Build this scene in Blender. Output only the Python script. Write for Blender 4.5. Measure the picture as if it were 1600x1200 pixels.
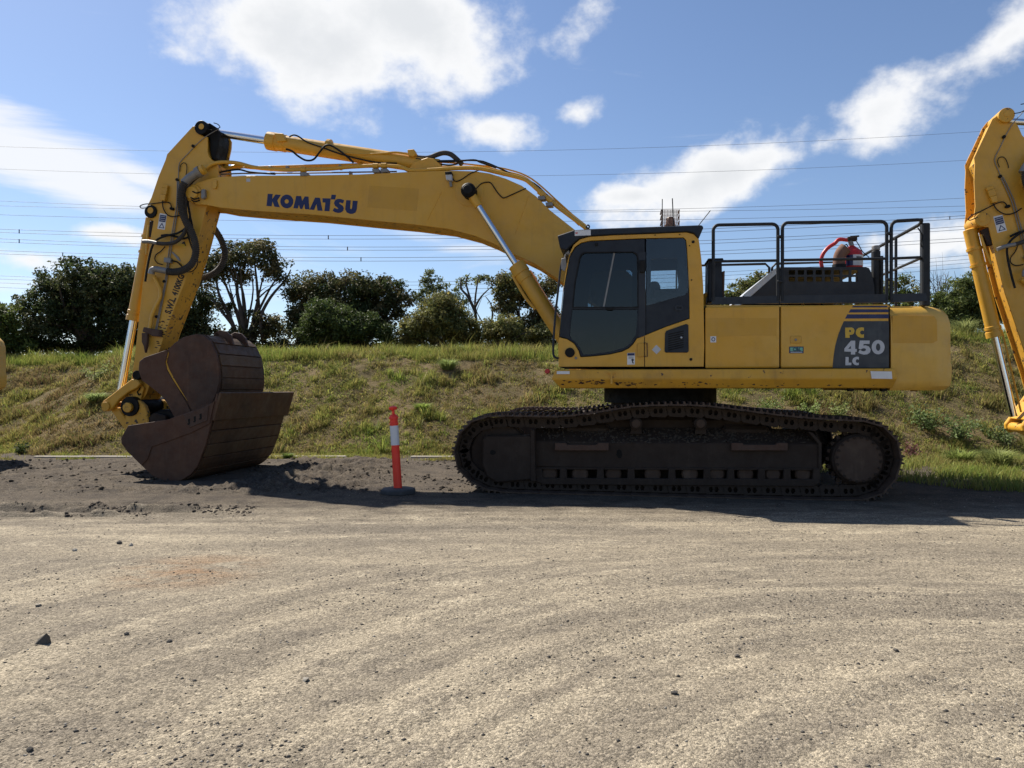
import bpy, bmesh, math, random
import numpy as np
from mathutils import Vector, Matrix, Quaternion
from mathutils.geometry import tessellate_polygon

random.seed(7)
RNG = np.random.default_rng(11)
for o in list(bpy.data.objects):
    bpy.data.objects.remove(o, do_unlink=True)
SC = bpy.context.scene
COL = SC.collection

# ------------------------------------------------------------------ camera
CAM_H = 1.32            # eye height above the yard
FOC = 1130.0            # focal length in pixels of a 1600 px wide frame
HZ = 608.0              # row of the horizon
cam_d = bpy.data.cameras.new('camera')
cam_d.sensor_width = 36.0
cam_d.lens = FOC / 1600.0 * 36.0
cam_d.shift_y = (HZ - 600.0) / 1600.0
cam_d.clip_start = 0.05
cam_d.clip_end = 3000.0
cam = bpy.data.objects.new('camera', cam_d)
COL.objects.link(cam)
cam.location = (0, 0, CAM_H)
cam.rotation_euler = (math.radians(90), 0, 0)
SC.camera = cam
SC.render.resolution_x, SC.render.resolution_y = 1024, 768

# ------------------------------------------------------------------ sun, sky, exposure
SUN_TO = Vector((-0.62, 0.60, 1.0)).normalized()
SUN_EL = math.asin(SUN_TO.z)
SUN_AZ = math.atan2(SUN_TO.x, SUN_TO.y)
sun_d = bpy.data.lights.new('sun', 'SUN')
sun_d.energy = 5.0
sun_d.angle = math.radians(0.55)
sun_d.color = (1.0, 0.93, 0.82)
sun = bpy.data.objects.new('sun', sun_d)
COL.objects.link(sun)
sun.location = (-20, 20, 30)
sun.rotation_euler = (-SUN_TO).to_track_quat('-Z', 'Y').to_euler()

SC.view_settings.view_transform = 'Standard'
SC.view_settings.look = 'None'
SC.view_settings.exposure = 0.70
SC.view_settings.gamma = 1.0
SC.cycles.max_bounces = 6; SC.cycles.diffuse_bounces = 3; SC.cycles.glossy_bounces = 3; SC.cycles.transmission_bounces = 4; SC.cycles.transparent_max_bounces = 12
SC.view_settings.use_curve_mapping = False

SKY_STRENGTH = 0.082
def build_world():
    w = bpy.data.worlds.new('World'); SC.world = w; w.use_nodes = True
    w.cycles.sampling_method = 'MANUAL'; w.cycles.sample_map_resolution = 256
    nt = w.node_tree; nt.nodes.clear(); N = nt.nodes; L = nt.links
    def nd(t, **k):
        n = N.new(t)
        for a, v in k.items(): setattr(n, a, v)
        return n
    def m(op, a, b=None, c=None, clamp=False):
        n = nd('ShaderNodeMath', operation=op, use_clamp=clamp)
        for i, v in enumerate((a, b, c)):
            if v is None: continue
            if isinstance(v, (int, float)): n.inputs[i].default_value = v
            else: L.new(v, n.inputs[i])
        return n.outputs[0]
    out = nd('ShaderNodeOutputWorld'); bg = nd('ShaderNodeBackground')
    bg.inputs[1].default_value = SKY_STRENGTH
    L.new(bg.outputs[0], out.inputs[0])
    sky = nd('ShaderNodeTexSky', sky_type='NISHITA')
    sky.sun_disc = False
    sky.sun_elevation = SUN_EL; sky.sun_rotation = SUN_AZ
    sky.altitude = 100; sky.air_density = 1.0; sky.dust_density = 0.4; sky.ozone_density = 2.0
    tc = nd('ShaderNodeTexCoord')
    d = tc.outputs['Generated']
    sep = nd('ShaderNodeSeparateXYZ'); L.new(d, sep.inputs[0])
    # clouds live on the sky's directions: noise on the direction vector, thicker round given bearings
    def noise(scale, det, rough, stretch=(1, 1, 1), off=(0, 0, 0), dist=0.0):
        mp = nd('ShaderNodeMapping'); mp.inputs['Scale'].default_value = stretch; mp.inputs['Location'].default_value = off
        L.new(d, mp.inputs[0])
        n = nd('ShaderNodeTexNoise'); n.inputs['Scale'].default_value = scale
        n.inputs['Detail'].default_value = det; n.inputs['Roughness'].default_value = rough
        n.inputs['Distortion'].default_value = dist
        L.new(mp.outputs[0], n.inputs['Vector']); return n.outputs['Fac']
    n1 = noise(7.5, 6, 0.60, (1, 1, 1.35), (2.1, 0.3, 0.7))
    n2 = noise(3.0, 2, 0.5, (1, 1, 1.6), (5.1, 1.3, 0.2))
    nw = noise(5.0, 6, 0.62, (1, 1, 5.0), (0.4, 3.3, 1.7), 0.4)
    def bump(px, py, rx, ry, amp, slope=0.0):
        c = Vector(((px - 800) / FOC, 1, (HZ - py) / FOC)).normalized()
        # local axes of the bearing: sideways and up
        e1 = Vector((c.y, -c.x, 0)).normalized(); e2 = e1.cross(c).normalized()
        if e2.z < 0: e2 = -e2
        ca, sa = math.cos(slope), math.sin(slope)
        f1 = e1 * ca + e2 * sa; f2 = -e1 * sa + e2 * ca
        R = Matrix((f1, c, f2)).transposed()
        if R.determinant() < 0: R = Matrix((f1, -c, f2)).transposed()
        mp = nd('ShaderNodeMapping', vector_type='TEXTURE')
        mp.inputs['Location'].default_value = c; mp.inputs['Rotation'].default_value = R.to_euler()
        k = c.y / FOC; mp.inputs['Scale'].default_value = (rx * k, 0.7, ry * k)
        L.new(d, mp.inputs[0])
        ln = nd('ShaderNodeVectorMath', operation='LENGTH'); L.new(mp.outputs[0], ln.inputs[0])
        return m('MULTIPLY_ADD', ln.outputs['Value'], -amp, amp)
    def total(lst):
        t = 0.0
        for q in lst: t = m('MAXIMUM', bump(*q), t)
        return t
    cum = total([(480, 60, 330, 150, .62, 0.0), (640, 30, 330, 150, .62, -0.1), (770, 205, 140, 52, .36, 0.0), (900, 175, 75, 42, .28, 0.0),
                 (870, 60, 150, 90, .32, 0.5), (1100, 285, 260, 85, .60, 0.22), (1190, 250, 230, 85, .52, 0.2), (1000, 305, 130, 40, .5, 0.0),
                 (1290, 222, 210, 75, .42, 0.3), (1385, 175, 170, 130, .52, 0.35), (1480, 112, 200, 90, .38, 0.5), (1570, 55, 190, 85, .45, 0.5), (165, 365, 90, 32, .48, 0.0), (45, 405, 130, 40, .44, 0.0),
                 (1480, 375, 330, 60, .40, 0.05), (1350, 420, 420, 50, .36, 0.0)])
    base = m('MULTIPLY', m('ADD', n1, m('MULTIPLY', n2, 0.35)), 1.0)
    dens = m('MULTIPLY_ADD', cum, 1.2, base)
    mr = nd('ShaderNodeMapRange', interpolation_type='SMOOTHSTEP')
    mr.inputs['From Min'].default_value = 0.88; mr.inputs['From Max'].default_value = 1.14
    L.new(dens, mr.inputs['Value']); cden = mr.outputs['Result']
    wis = total([(40, 245, 330, 85, .80, -0.24), (210, 275, 160, 40, .55, -0.28), (660, 370, 200, 30, .36, -0.18), (60, 440, 260, 40, .30, 0.0), (500, 400, 700, 90, .17, 0.0)])
    mw = nd('ShaderNodeMapRange', interpolation_type='SMOOTHSTEP')
    mw.inputs['From Min'].default_value = 0.60; mw.inputs['From Max'].default_value = 1.02
    L.new(m('ADD', nw, wis), mw.inputs['Value'])
    wden = m('MULTIPLY', mw.outputs['Result'], 0.88)
    den = m('MAXIMUM', cden, wden)
    horizon_gate = nd('ShaderNodeMapRange'); horizon_gate.inputs['From Min'].default_value = 0.0; horizon_gate.inputs['From Max'].default_value = 0.06
    L.new(sep.outputs['Z'], horizon_gate.inputs['Value'])
    den = m('MULTIPLY', den, horizon_gate.outputs['Result'])
    # thick middles of the clouds are greyer than their rims
    mg = nd('ShaderNodeMapRange', interpolation_type='SMOOTHSTEP'); mg.inputs['From Min'].default_value = 1.05; mg.inputs['From Max'].default_value = 1.42
    L.new(dens, mg.inputs['Value'])
    cc = nd('ShaderNodeMix', data_type='RGBA')
    K = 1.0 / SKY_STRENGTH
    cc.inputs['A'].default_value = (0.60 * K, 0.605 * K, 0.615 * K, 1); cc.inputs['B'].default_value = (0.49 * K, 0.505 * K, 0.525 * K, 1)
    L.new(mg.outputs['Result'], cc.inputs['Factor'])
    # sky tint
    tint = nd('ShaderNodeMix', data_type='RGBA', blend_type='MULTIPLY'); tint.inputs['Factor'].default_value = 1.0
    L.new(sky.outputs[0], tint.inputs['A']); tint.inputs['B'].default_value = (SKYT[0], SKYT[1], SKYT[2], 1)
    mx = nd('ShaderNodeMix', data_type='RGBA')
    L.new(den, mx.inputs['Factor']); L.new(tint.outputs['Result'], mx.inputs['A']); L.new(cc.outputs['Result'], mx.inputs['B'])
    L.new(mx.outputs['Result'], bg.inputs[0])
SKYT = (0.88, 0.90, 0.97)
build_world()

# ------------------------------------------------------------------ materials
MATS = {}
def nmat(name):
    m = bpy.data.materials.new(name); m.use_nodes = True
    nt = m.node_tree; b = nt.nodes['Principled BSDF']
    MATS[name] = m
    return m, nt, b
def add_noise(nt, scale, det=4, rough=0.55, coord='Object', stretch=None, dist=0.0):
    tc = nt.nodes.new('ShaderNodeTexCoord')
    src = tc.outputs[coord]
    if stretch:
        mp = nt.nodes.new('ShaderNodeMapping'); mp.inputs['Scale'].default_value = stretch
        nt.links.new(src, mp.inputs[0]); src = mp.outputs[0]
    n = nt.nodes.new('ShaderNodeTexNoise'); n.inputs['Scale'].default_value = scale
    n.inputs['Detail'].default_value = det; n.inputs['Roughness'].default_value = rough; n.inputs['Distortion'].default_value = dist
    nt.links.new(src, n.inputs['Vector'])
    return n.outputs['Fac']
def ramp(nt, fac, lo, hi, a=0.0, b=1.0):
    r = nt.nodes.new('ShaderNodeMapRange'); r.interpolation_type = 'SMOOTHSTEP'
    r.inputs['From Min'].default_value = lo; r.inputs['From Max'].default_value = hi
    r.inputs['To Min'].default_value = a; r.inputs['To Max'].default_value = b
    nt.links.new(fac, r.inputs['Value']); return r.outputs['Result']
def mixc(nt, fac, a, b, mode='MIX'):
    m = nt.nodes.new('ShaderNodeMix'); m.data_type = 'RGBA'; m.blend_type = mode
    for k, v in (('Factor', fac), ('A', a), ('B', b)):
        if isinstance(v, (int, float)): m.inputs[k].default_value = v
        elif isinstance(v, tuple): m.inputs[k].default_value = (*v[:3], 1)
        else: nt.links.new(v, m.inputs[k])
    return m.outputs['Result']
def mulf(nt, a, b):
    n = nt.nodes.new('ShaderNodeMath'); n.operation = 'MULTIPLY'
    for i, v in enumerate((a, b)):
        if isinstance(v, (int, float)): n.inputs[i].default_value = v
        else: nt.links.new(v, n.inputs[i])
    return n.outputs[0]
def bumpn(nt, bsdf, fac, strength=0.3, dist=0.01):
    b = nt.nodes.new('ShaderNodeBump'); b.inputs['Strength'].default_value = strength; b.inputs['Distance'].default_value = dist
    nt.links.new(fac, b.inputs['Height']); nt.links.new(b.outputs[0], bsdf.inputs['Normal'])

def paint(name, col, dirt=(0.10, 0.075, 0.05), fade=None, rough=0.45, dirt_amt=0.35, chips=None, metal=0.0, chip_thr=(0.66, 0.69), bump=0.06, spec=0.5, streak=True):
    m, nt, b = nmat(name)
    c = col
    if fade: c = mixc(nt, ramp(nt, add_noise(nt, 1.1, 5, 0.6), 0.38, 0.66), col, fade)
    d1 = mulf(nt, ramp(nt, add_noise(nt, 2.6, 5, 0.68), 0.45, 0.8), dirt_amt)
    c = mixc(nt, d1, c, dirt)
    if streak:
        st = mulf(nt, ramp(nt, add_noise(nt, 5.0, 5, 0.6, stretch=(3.0, 3.0, 0.35)), 0.52, 0.8), dirt_amt * 0.7)
        c = mixc(nt, st, c, dirt)
    fine = mulf(nt, ramp(nt, add_noise(nt, 55, 4, 0.7), 0.58, 0.75), dirt_amt * 0.5)
    c = mixc(nt, fine, c, dirt)
    if chips:
        cf = ramp(nt, add_noise(nt, 14, 5, 0.6), *chip_thr)
        c = mixc(nt, cf, c, chips)
    nt.links.new(c, b.inputs['Base Color']) if not isinstance(c, tuple) else setattr(b.inputs['Base Color'], 'default_value', (*c, 1))
    b.inputs['Roughness'].default_value = rough; b.inputs['Metallic'].default_value = metal
    b.inputs['Specular IOR Level'].default_value = spec
    r = ramp(nt, add_noise(nt, 9, 3, 0.65), 0.3, 0.8, max(0.05, rough - 0.1), min(1, rough + 0.2)); nt.links.new(r, b.inputs['Roughness'])
    if bump: bumpn(nt, b, add_noise(nt, 30, 5, 0.7), bump, 0.01)
    return m
YEL = (0.61, 0.312, 0.024)
paint('yellow', YEL, dirt=(0.24, 0.13, 0.035), fade=(0.61, 0.335, 0.040), rough=0.42, dirt_amt=0.26, chips=(0.07, 0.04, 0.025), chip_thr=(0.735, 0.75))
paint('yellow_worn', YEL, dirt=(0.13, 0.08, 0.04), fade=(0.58, 0.31, 0.035), rough=0.5, dirt_amt=0.42, chips=(0.05, 0.028, 0.018), chip_thr=(0.60, 0.625))
paint('yellow_skirt', (0.60, 0.325, 0.030), dirt=(0.15, 0.09, 0.04), fade=(0.57, 0.30, 0.03), rough=0.5, dirt_amt=0.4, chips=(0.06, 0.03, 0.018), chip_thr=(0.66, 0.68))
paint('yellow_faded', (0.63, 0.355, 0.050), dirt=(0.22, 0.14, 0.06), fade=(0.64, 0.39, 0.085), rough=0.5, dirt_amt=0.28, chips=(0.08, 0.045, 0.03), chip_thr=(0.74, 0.755))
paint('yellow_fresh', (0.54, 0.28, 0.020), dirt=(0.2, 0.12, 0.04), rough=0.4, dirt_amt=0.22)
paint('dark_paint', (0.014, 0.018, 0.026), dirt=(0.05, 0.048, 0.045), rough=0.5, dirt_amt=0.25, spec=0.3)
paint('dark_grey', (0.024, 0.029, 0.038), dirt=(0.07, 0.065, 0.06), rough=0.55, dirt_amt=0.3, spec=0.3)
paint('rail_grey', (0.016, 0.018, 0.021), dirt=(0.06, 0.05, 0.04), rough=0.6, dirt_amt=0.25, spec=0.3)
paint('silver_sheet', (0.45, 0.47, 0.50), dirt=(0.2, 0.19, 0.18), rough=0.4, dirt_amt=0.3, metal=0.3)
paint('black_rubber', (0.010, 0.010, 0.010), dirt=(0.03, 0.027, 0.024), rough=0.7, dirt_amt=0.5, streak=False, spec=0.25)
paint('grease', (0.006, 0.0055, 0.005), dirt=(0.016, 0.013, 0.010), rough=0.6, dirt_amt=0.5, bump=0.3, spec=0.2)
paint('hose', (0.034, 0.030, 0.027), dirt=(0.075, 0.062, 0.050), rough=0.8, dirt_amt=0.5, streak=False)
paint('steel_grey', (0.22, 0.21, 0.20), dirt=(0.12, 0.09, 0.07), rough=0.5, dirt_amt=0.4, metal=0.3)
paint('track_steel', (0.062, 0.039, 0.027), dirt=(0.13, 0.09, 0.063), rough=0.75, dirt_amt=0.6, bump=0.4, spec=0.3)
paint('frame_steel', (0.036, 0.025, 0.019), dirt=(0.062, 0.045, 0.034), rough=0.75, dirt_amt=0.6, bump=0.2, spec=0.2)
paint('bucket_steel', (0.088, 0.038, 0.020), dirt=(0.14, 0.066, 0.033), fade=(0.052, 0.027, 0.018), rough=0.62, dirt_amt=0.55, chips=(0.12, 0.065, 0.035), chip_thr=(0.68, 0.78), bump=0.2, spec=0.35)
paint('bucket_strip_pale', (0.115, 0.066, 0.034), dirt=(0.15, 0.10, 0.055), fade=(0.085, 0.05, 0.028), rough=0.65, dirt_amt=0.6, bump=0.3, spec=0.3)
paint('bucket_strip', (0.100, 0.050, 0.024), dirt=(0.13, 0.095, 0.06), fade=(0.060, 0.036, 0.022), rough=0.65, dirt_amt=0.6, chips=(0.16, 0.09, 0.05), chip_thr=(0.70, 0.78), bump=0.3, spec=0.3)
paint('rust', (0.075, 0.040, 0.026), dirt=(0.06, 0.035, 0.025), rough=0.8, dirt_amt=0.7, bump=0.4)
paint('exhaust_rust', (0.17, 0.085, 0.055), dirt=(0.08, 0.05, 0.04), rough=0.8, dirt_amt=0.6, bump=0.3)
paint('red_paint', (0.50, 0.020, 0.018), dirt=(0.2, 0.05, 0.04), rough=0.4, dirt_amt=0.2)
paint('bollard_red', (0.85, 0.045, 0.022), dirt=(0.35, 0.06, 0.04), rough=0.5, dirt_amt=0.22, bump=0.03, streak=False)
paint('white_band', (0.62, 0.63, 0.66), dirt=(0.35, 0.34, 0.33), rough=0.35, dirt_amt=0.25)
paint('white_label', (0.66, 0.66, 0.67), dirt=(0.4, 0.38, 0.35), rough=0.4, dirt_amt=0.3)
paint('blue_decal', (0.004, 0.009, 0.075), dirt=(0.03, 0.03, 0.06), rough=0.4, dirt_amt=0.15)
paint('grey_decal', (0.020, 0.024, 0.032), dirt=(0.08, 0.08, 0.085), rough=0.4, dirt_amt=0.35)
paint('silver_decal', (0.46, 0.47, 0.50), dirt=(0.25, 0.25, 0.26), rough=0.45, dirt_amt=0.25)
paint('gold_decal', (0.56, 0.35, 0.03), dirt=(0.3, 0.2, 0.05), rough=0.4, dirt_amt=0.2)
paint('green_decal', (0.15, 0.40, 0.30), rough=0.4, dirt_amt=0.2)
paint('black_ink', (0.012, 0.011, 0.010), rough=0.6, dirt_amt=0.2)
paint('amber_mesh', (0.20, 0.11, 0.075), rough=0.5, dirt_amt=0.3)
paint('concrete', (0.42, 0.38, 0.31), dirt=(0.2, 0.17, 0.12), rough=0.9, dirt_amt=0.6, bump=0.3, streak=False)
paint('wire', (0.10, 0.11, 0.13), rough=0.6, dirt_amt=0.1, bump=0, streak=False)
def simple(name, col, rough=0.5, metal=0.0):
    m, nt, b = nmat(name); b.inputs['Base Color'].default_value = (*col, 1); b.inputs['Roughness'].default_value = rough; b.inputs['Metallic'].default_value = metal
    return m
simple('chrome', (0.72, 0.74, 0.78), 0.16, 1.0)
simple('interior', (0.012, 0.013, 0.015), 0.8)
simple('seat_cloth', (0.05, 0.05, 0.055), 0.85)
def glass_mat(name, tint, gloss=0.08):
    m = bpy.data.materials.new(name); m.use_nodes = True; nt = m.node_tree; nt.nodes.clear(); MATS[name] = m
    out = nt.nodes.new('ShaderNodeOutputMaterial'); tr = nt.nodes.new('ShaderNodeBsdfTransparent'); gl = nt.nodes.new('ShaderNodeBsdfGlossy')
    df = nt.nodes.new('ShaderNodeBsdfDiffuse'); df.inputs[0].default_value = (0.04, 0.045, 0.05, 1)
    tr.inputs[0].default_value = (*tint, 1); gl.inputs['Roughness'].default_value = 0.03
    fr = nt.nodes.new('ShaderNodeFresnel'); fr.inputs[0].default_value = 1.5
    mx = nt.nodes.new('ShaderNodeMixShader'); nt.links.new(fr.outputs[0], mx.inputs[0]); nt.links.new(tr.outputs[0], mx.inputs[1]); nt.links.new(gl.outputs[0], mx.inputs[2])
    m2 = nt.nodes.new('ShaderNodeMixShader')
    dirt = ramp(nt, add_noise(nt, 6, 7, 0.7), 0.42, 0.85, 0.005, 0.05)
    nt.links.new(dirt, m2.inputs[0]); nt.links.new(mx.outputs[0], m2.inputs[1]); nt.links.new(df.outputs[0], m2.inputs[2])
    nt.links.new(m2.outputs[0], out.inputs[0])
glass_mat('cab_glass', (0.34, 0.41, 0.45)); glass_mat('clear_glass', (0.80, 0.84, 0.86))

def leaf_mat(name, trans=0.35, rough=0.55):
    m = bpy.data.materials.new(name); m.use_nodes = True; nt = m.node_tree; nt.nodes.clear(); MATS[name] = m
    out = nt.nodes.new('ShaderNodeOutputMaterial')
    at = nt.nodes.new('ShaderNodeAttribute'); at.attribute_name = 'Col'
    pr = nt.nodes.new('ShaderNodeBsdfPrincipled'); pr.inputs['Roughness'].default_value = rough; pr.inputs['Specular IOR Level'].default_value = 0.2
    tl = nt.nodes.new('ShaderNodeBsdfTranslucent'); mx = nt.nodes.new('ShaderNodeMixShader'); mx.inputs[0].default_value = trans
    nt.links.new(at.outputs['Color'], pr.inputs['Base Color']); nt.links.new(at.outputs['Color'], tl.inputs['Color'])
    nt.links.new(pr.outputs[0], mx.inputs[1]); nt.links.new(tl.outputs[0], mx.inputs[2]); nt.links.new(mx.outputs[0], out.inputs[0])
leaf_mat('leaf', 0.38, 0.6); leaf_mat('grass', 0.45, 0.6)
paint('bark', (0.075, 0.058, 0.045), dirt=(0.03, 0.024, 0.02), rough=0.9, dirt_amt=0.6, bump=0.6)
paint('bark_grey', (0.16, 0.14, 0.12), dirt=(0.06, 0.05, 0.04), rough=0.9, dirt_amt=0.6, bump=0.5)

# ------------------------------------------------------------------ mesh helpers
def link_mesh(name, verts, faces, mat, parent=None, smooth=False, cols=None, autosmooth=None):
    me = bpy.data.meshes.new(name)
    me.from_pydata([tuple(v) for v in verts], [], faces)
    me.update()
    return link_me(name, me, mat, parent, smooth)
def link_me(name, me, mat, parent=None, smooth=False):
    if mat is not None: me.materials.append(MATS[mat] if isinstance(mat, str) else mat)
    if smooth: me.shade_smooth()
    o = bpy.data.objects.new(name, me); COL.objects.link(o)
    if parent is not None: o.parent = parent
    return o
def np_mesh(name, V, F, mat, cols=None, smooth=False, parent=None):
    """V (n,3), F (m,k) all faces of one size; cols (n,3) per-vertex colour"""
    me = bpy.data.meshes.new(name)
    V = np.asarray(V, dtype=np.float32); F = np.asarray(F, dtype=np.int32)
    m_, k = F.shape
    me.vertices.add(len(V)); me.vertices.foreach_set('co', V.ravel())
    me.loops.add(m_ * k); me.loops.foreach_set('vertex_index', F.ravel())
    me.polygons.add(m_); me.polygons.foreach_set('loop_start', np.arange(0, m_ * k, k, dtype=np.int32))
    try: me.polygons.foreach_set('loop_total', np.full(m_, k, dtype=np.int32))
    except Exception: pass
    if cols is not None:
        ca = me.color_attributes.new('Col', 'FLOAT_COLOR', 'POINT')
        c4 = np.ones((len(V), 4), dtype=np.float32); c4[:, :3] = cols
        ca.data.foreach_set('color', c4.ravel())
    me.update(calc_edges=True); me.validate()
    return link_me(name, me, mat, parent, smooth)
def bevel_me(me, off, seg=1, ang=35):
    if off <= 0: return
    bm = bmesh.new(); bm.from_mesh(me)
    bmesh.ops.remove_doubles(bm, verts=bm.verts, dist=1e-5)
    bmesh.ops.recalc_face_normals(bm, faces=bm.faces)
    es = [e for e in bm.edges if len(e.link_faces) == 2 and e.calc_face_angle(0) > math.radians(ang)]
    bmesh.ops.bevel(bm, geom=es, offset=off, segments=seg, affect='EDGES', profile=0.5, clamp_overlap=True)
    bm.to_mesh(me); bm.free(); me.update()
def fix_normals(me):
    bm = bmesh.new(); bm.from_mesh(me); bmesh.ops.recalc_face_normals(bm, faces=bm.faces); bm.to_mesh(me); bm.free()

def tag(o, label, cat, group=None, kind=None):
    if label: o['label'] = label
    if cat: o['category'] = cat
    if group: o['group'] = group
    if kind: o['kind'] = kind
    return o
def empty(name, loc=(0, 0, 0), rz=0.0):
    o = bpy.data.objects.new(name, None); COL.objects.link(o); o.location = loc; o.rotation_euler = (0, 0, rz)
    o.empty_display_size = 0.3
    return o
def Wp(px, py, Y):
    """the world point at depth Y seen at a pixel of the photograph"""
    return Vector(((px - 800) / FOC * Y, Y, CAM_H + (HZ - py) / FOC * Y))

# machine frame: a = towards the rear (right in the picture), b = away from the camera, z = up
TH = math.radians(8.5)
ST, CT = math.sin(TH), math.cos(TH)
ORG = Vector((2.149, 10.531, 0.0))
def U(px, py, b):
    """machine-frame point on the plane b seen at a pixel"""
    rx, rz = (px - 800) / FOC, (HZ - py) / FOC
    t = (b + ORG.x * ST + ORG.y * CT) / (rx * ST + CT)
    X, Y, Z = rx * t, t, CAM_H + rz * t
    dx, dy = X - ORG.x, Y - ORG.y
    return Vector((dx * CT - dy * ST, b, Z))
def az(px, py, b):
    v = U(px, py, b); return (v.x, v.z)

def plate_az(name, outer, holes, b0, b1, mat, parent, bevel=0.0, seg=1):
    """a flat plate in the a-z plane given by outline (and holes), thick from b0 to b1"""
    loops = [[Vector((p[0], p[1], 0)) for p in outer]] + [[Vector((p[0], p[1], 0)) for p in h] for h in holes]
    tris = tessellate_polygon(loops)
    pts = [p for l in loops for p in l]; n = len(pts)
    verts = [(p.x, b0, p.y) for p in pts] + [(p.x, b1, p.y) for p in pts]
    faces = [tuple(t) for t in tris] + [tuple(i + n for i in reversed(t)) for t in tris]
    k = 0
    for l in loops:
        m_ = len(l)
        for i in range(m_):
            j = (i + 1) % m_
            faces.append((k + i, k + j, k + j + n, k + i + n))
        k += m_
    me = bpy.data.meshes.new(name); me.from_pydata(verts, [], faces); me.update(); fix_normals(me)
    if bevel: bevel_me(me, bevel, seg)
    return link_me(name, me, mat, parent)
def plate(name, outer, b0, b1, mat, parent, holes=(), bevel=0.0, seg=1, bref=None):
    r = b0 if bref is None else bref
    return plate_az(name, [az(*p, r) for p in outer], [[az(*p, r) for p in h] for h in holes], b0, b1, mat, parent, bevel, seg)
def box(name, a0, a1, b0, b1, z0, z1, mat, parent, bevel=0.01, seg=1):
    v = [(x, y, z) for x in (a0, a1) for y in (b0, b1) for z in (z0, z1)]
    f = [(0, 1, 3, 2), (4, 6, 7, 5), (0, 4, 5, 1), (2, 3, 7, 6), (0, 2, 6, 4), (1, 5, 7, 3)]
    me = bpy.data.meshes.new(name); me.from_pydata(v, [], f); me.update(); fix_normals(me)
    if bevel: bevel_me(me, bevel, seg)
    return link_me(name, me, mat, parent)
def smooth_path(pts, sub=6, closed=False):
    pts = [Vector(p) for p in pts]; n = len(pts); out = []
    rng = range(n) if closed else range(n - 1)
    for i in rng:
        if closed: p0, p1, p2, p3 = pts[i - 1], pts[i], pts[(i + 1) % n], pts[(i + 2) % n]
        else: p0, p1, p2, p3 = pts[max(i - 1, 0)], pts[i], pts[i + 1], pts[min(i + 2, n - 1)]
        for k in range(sub):
            t = k / sub
            out.append(0.5 * ((2 * p1) + (-p0 + p2) * t + (2 * p0 - 5 * p1 + 4 * p2 - p3) * t * t + (-p0 + 3 * p1 - 3 * p2 + p3) * t ** 3))
    if not closed: out.append(pts[-1])
    return out
def tube_geo(pts, r, n=8, caps=True):
    pts = [Vector(p) for p in pts]; m_ = len(pts)
    rs = r if isinstance(r, (list, tuple)) else [r] * m_
    V, F = [], []
    t0 = (pts[1] - pts[0]).normalized()
    up = Vector((0, 0, 1)) if abs(t0.z) < 0.9 else Vector((1, 0, 0))
    nrm = (up - t0 * up.dot(t0)).normalized()
    for i in range(m_):
        t = (pts[min(i + 1, m_ - 1)] - pts[max(i - 1, 0)]).normalized()
        nrm = (nrm - t * nrm.dot(t))
        if nrm.length < 1e-6: nrm = t.orthogonal()
        nrm.normalize(); bn = t.cross(nrm)
        for k in range(n):
            a = 2 * math.pi * k / n
            V.append(pts[i] + (nrm * math.cos(a) + bn * math.sin(a)) * rs[i])
    for i in range(m_ - 1):
        for k in range(n):
            j = (k + 1) % n
            F.append((i * n + k, i * n + j, (i + 1) * n + j, (i + 1) * n + k))
    if caps:
        F.append(tuple(reversed(range(n)))); F.append(tuple((m_ - 1) * n + k for k in range(n)))
    return V, F
def shade_auto(o, ang=40):
    me = o.data; me.shade_smooth()
    bm = bmesh.new(); bm.from_mesh(me)
    for e in bm.edges: e.smooth = len(e.link_faces) == 2 and e.calc_face_angle(0) < math.radians(ang)
    bm.to_mesh(me); bm.free()
    return o
def tube(name, pts, r, mat, parent=None, n=8, smooth=True, sub=0):
    if sub:
        m0_ = len(pts); pts = smooth_path(pts, sub)
        if isinstance(r, (list, tuple)): r = list(np.interp(np.linspace(0, m0_ - 1, len(pts)), range(m0_), r))
    V, F = tube_geo(pts, r, n)
    o = link_mesh(name, V, F, mat, parent)
    return shade_auto(o) if smooth else o
def lathe(name, p, q, prof, mat, parent=None, n=24):
    """profile [(t along p-q in metres, radius)] turned round the axis p-q"""
    p, q = Vector(p), Vector(q); ax = (q - p).normalized()
    u_ = ax.orthogonal().normalized(); w_ = ax.cross(u_)
    V, F = [], []
    for (t, r) in prof:
        for k in range(n):
            a = 2 * math.pi * k / n
            V.append(p + ax * t + (u_ * math.cos(a) + w_ * math.sin(a)) * max(r, 1e-4))
    for i in range(len(prof) - 1):
        for k in range(n):
            j = (k + 1) % n
            F.append((i * n + k, i * n + j, (i + 1) * n + j, (i + 1) * n + k))
    F.append(tuple(reversed(range(n)))); F.append(tuple((len(prof) - 1) * n + k for k in range(n)))
    me = bpy.data.meshes.new(name); me.from_pydata([tuple(v) for v in V], [], F); me.update(); fix_normals(me)
    o = link_me(name, me, mat, parent)
    return shade_auto(o, 35)
def cylinder(name, p, q, r, mat, parent=None, n=20, ch=0.0):
    L_ = (Vector(q) - Vector(p)).length
    prof = [(0, r), (L_, r)] if ch <= 0 else [(0, r - ch), (ch, r), (L_ - ch, r), (L_, r - ch)]
    return lathe(name, p, q, prof, mat, parent, n)
def disc_b(name, px, py, b0, b1, rpx, mat, parent, n=20, bref=None, ch=0.006):
    """a pin or boss across the machine, centred on a pixel"""
    c = U(px, py, b0 if bref is None else bref)
    r = (U(px + rpx, py, b0 if bref is None else bref) - c).length
    return cylinder(name, (c.x, b0, c.z), (c.x, b1, c.z), r, mat, parent, n, ch)
def ell(cx, cy, rx, ry, n=20):
    return [(cx + rx * math.cos(2 * math.pi * k / n), cy + ry * math.sin(2 * math.pi * k / n)) for k in range(n)]
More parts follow.
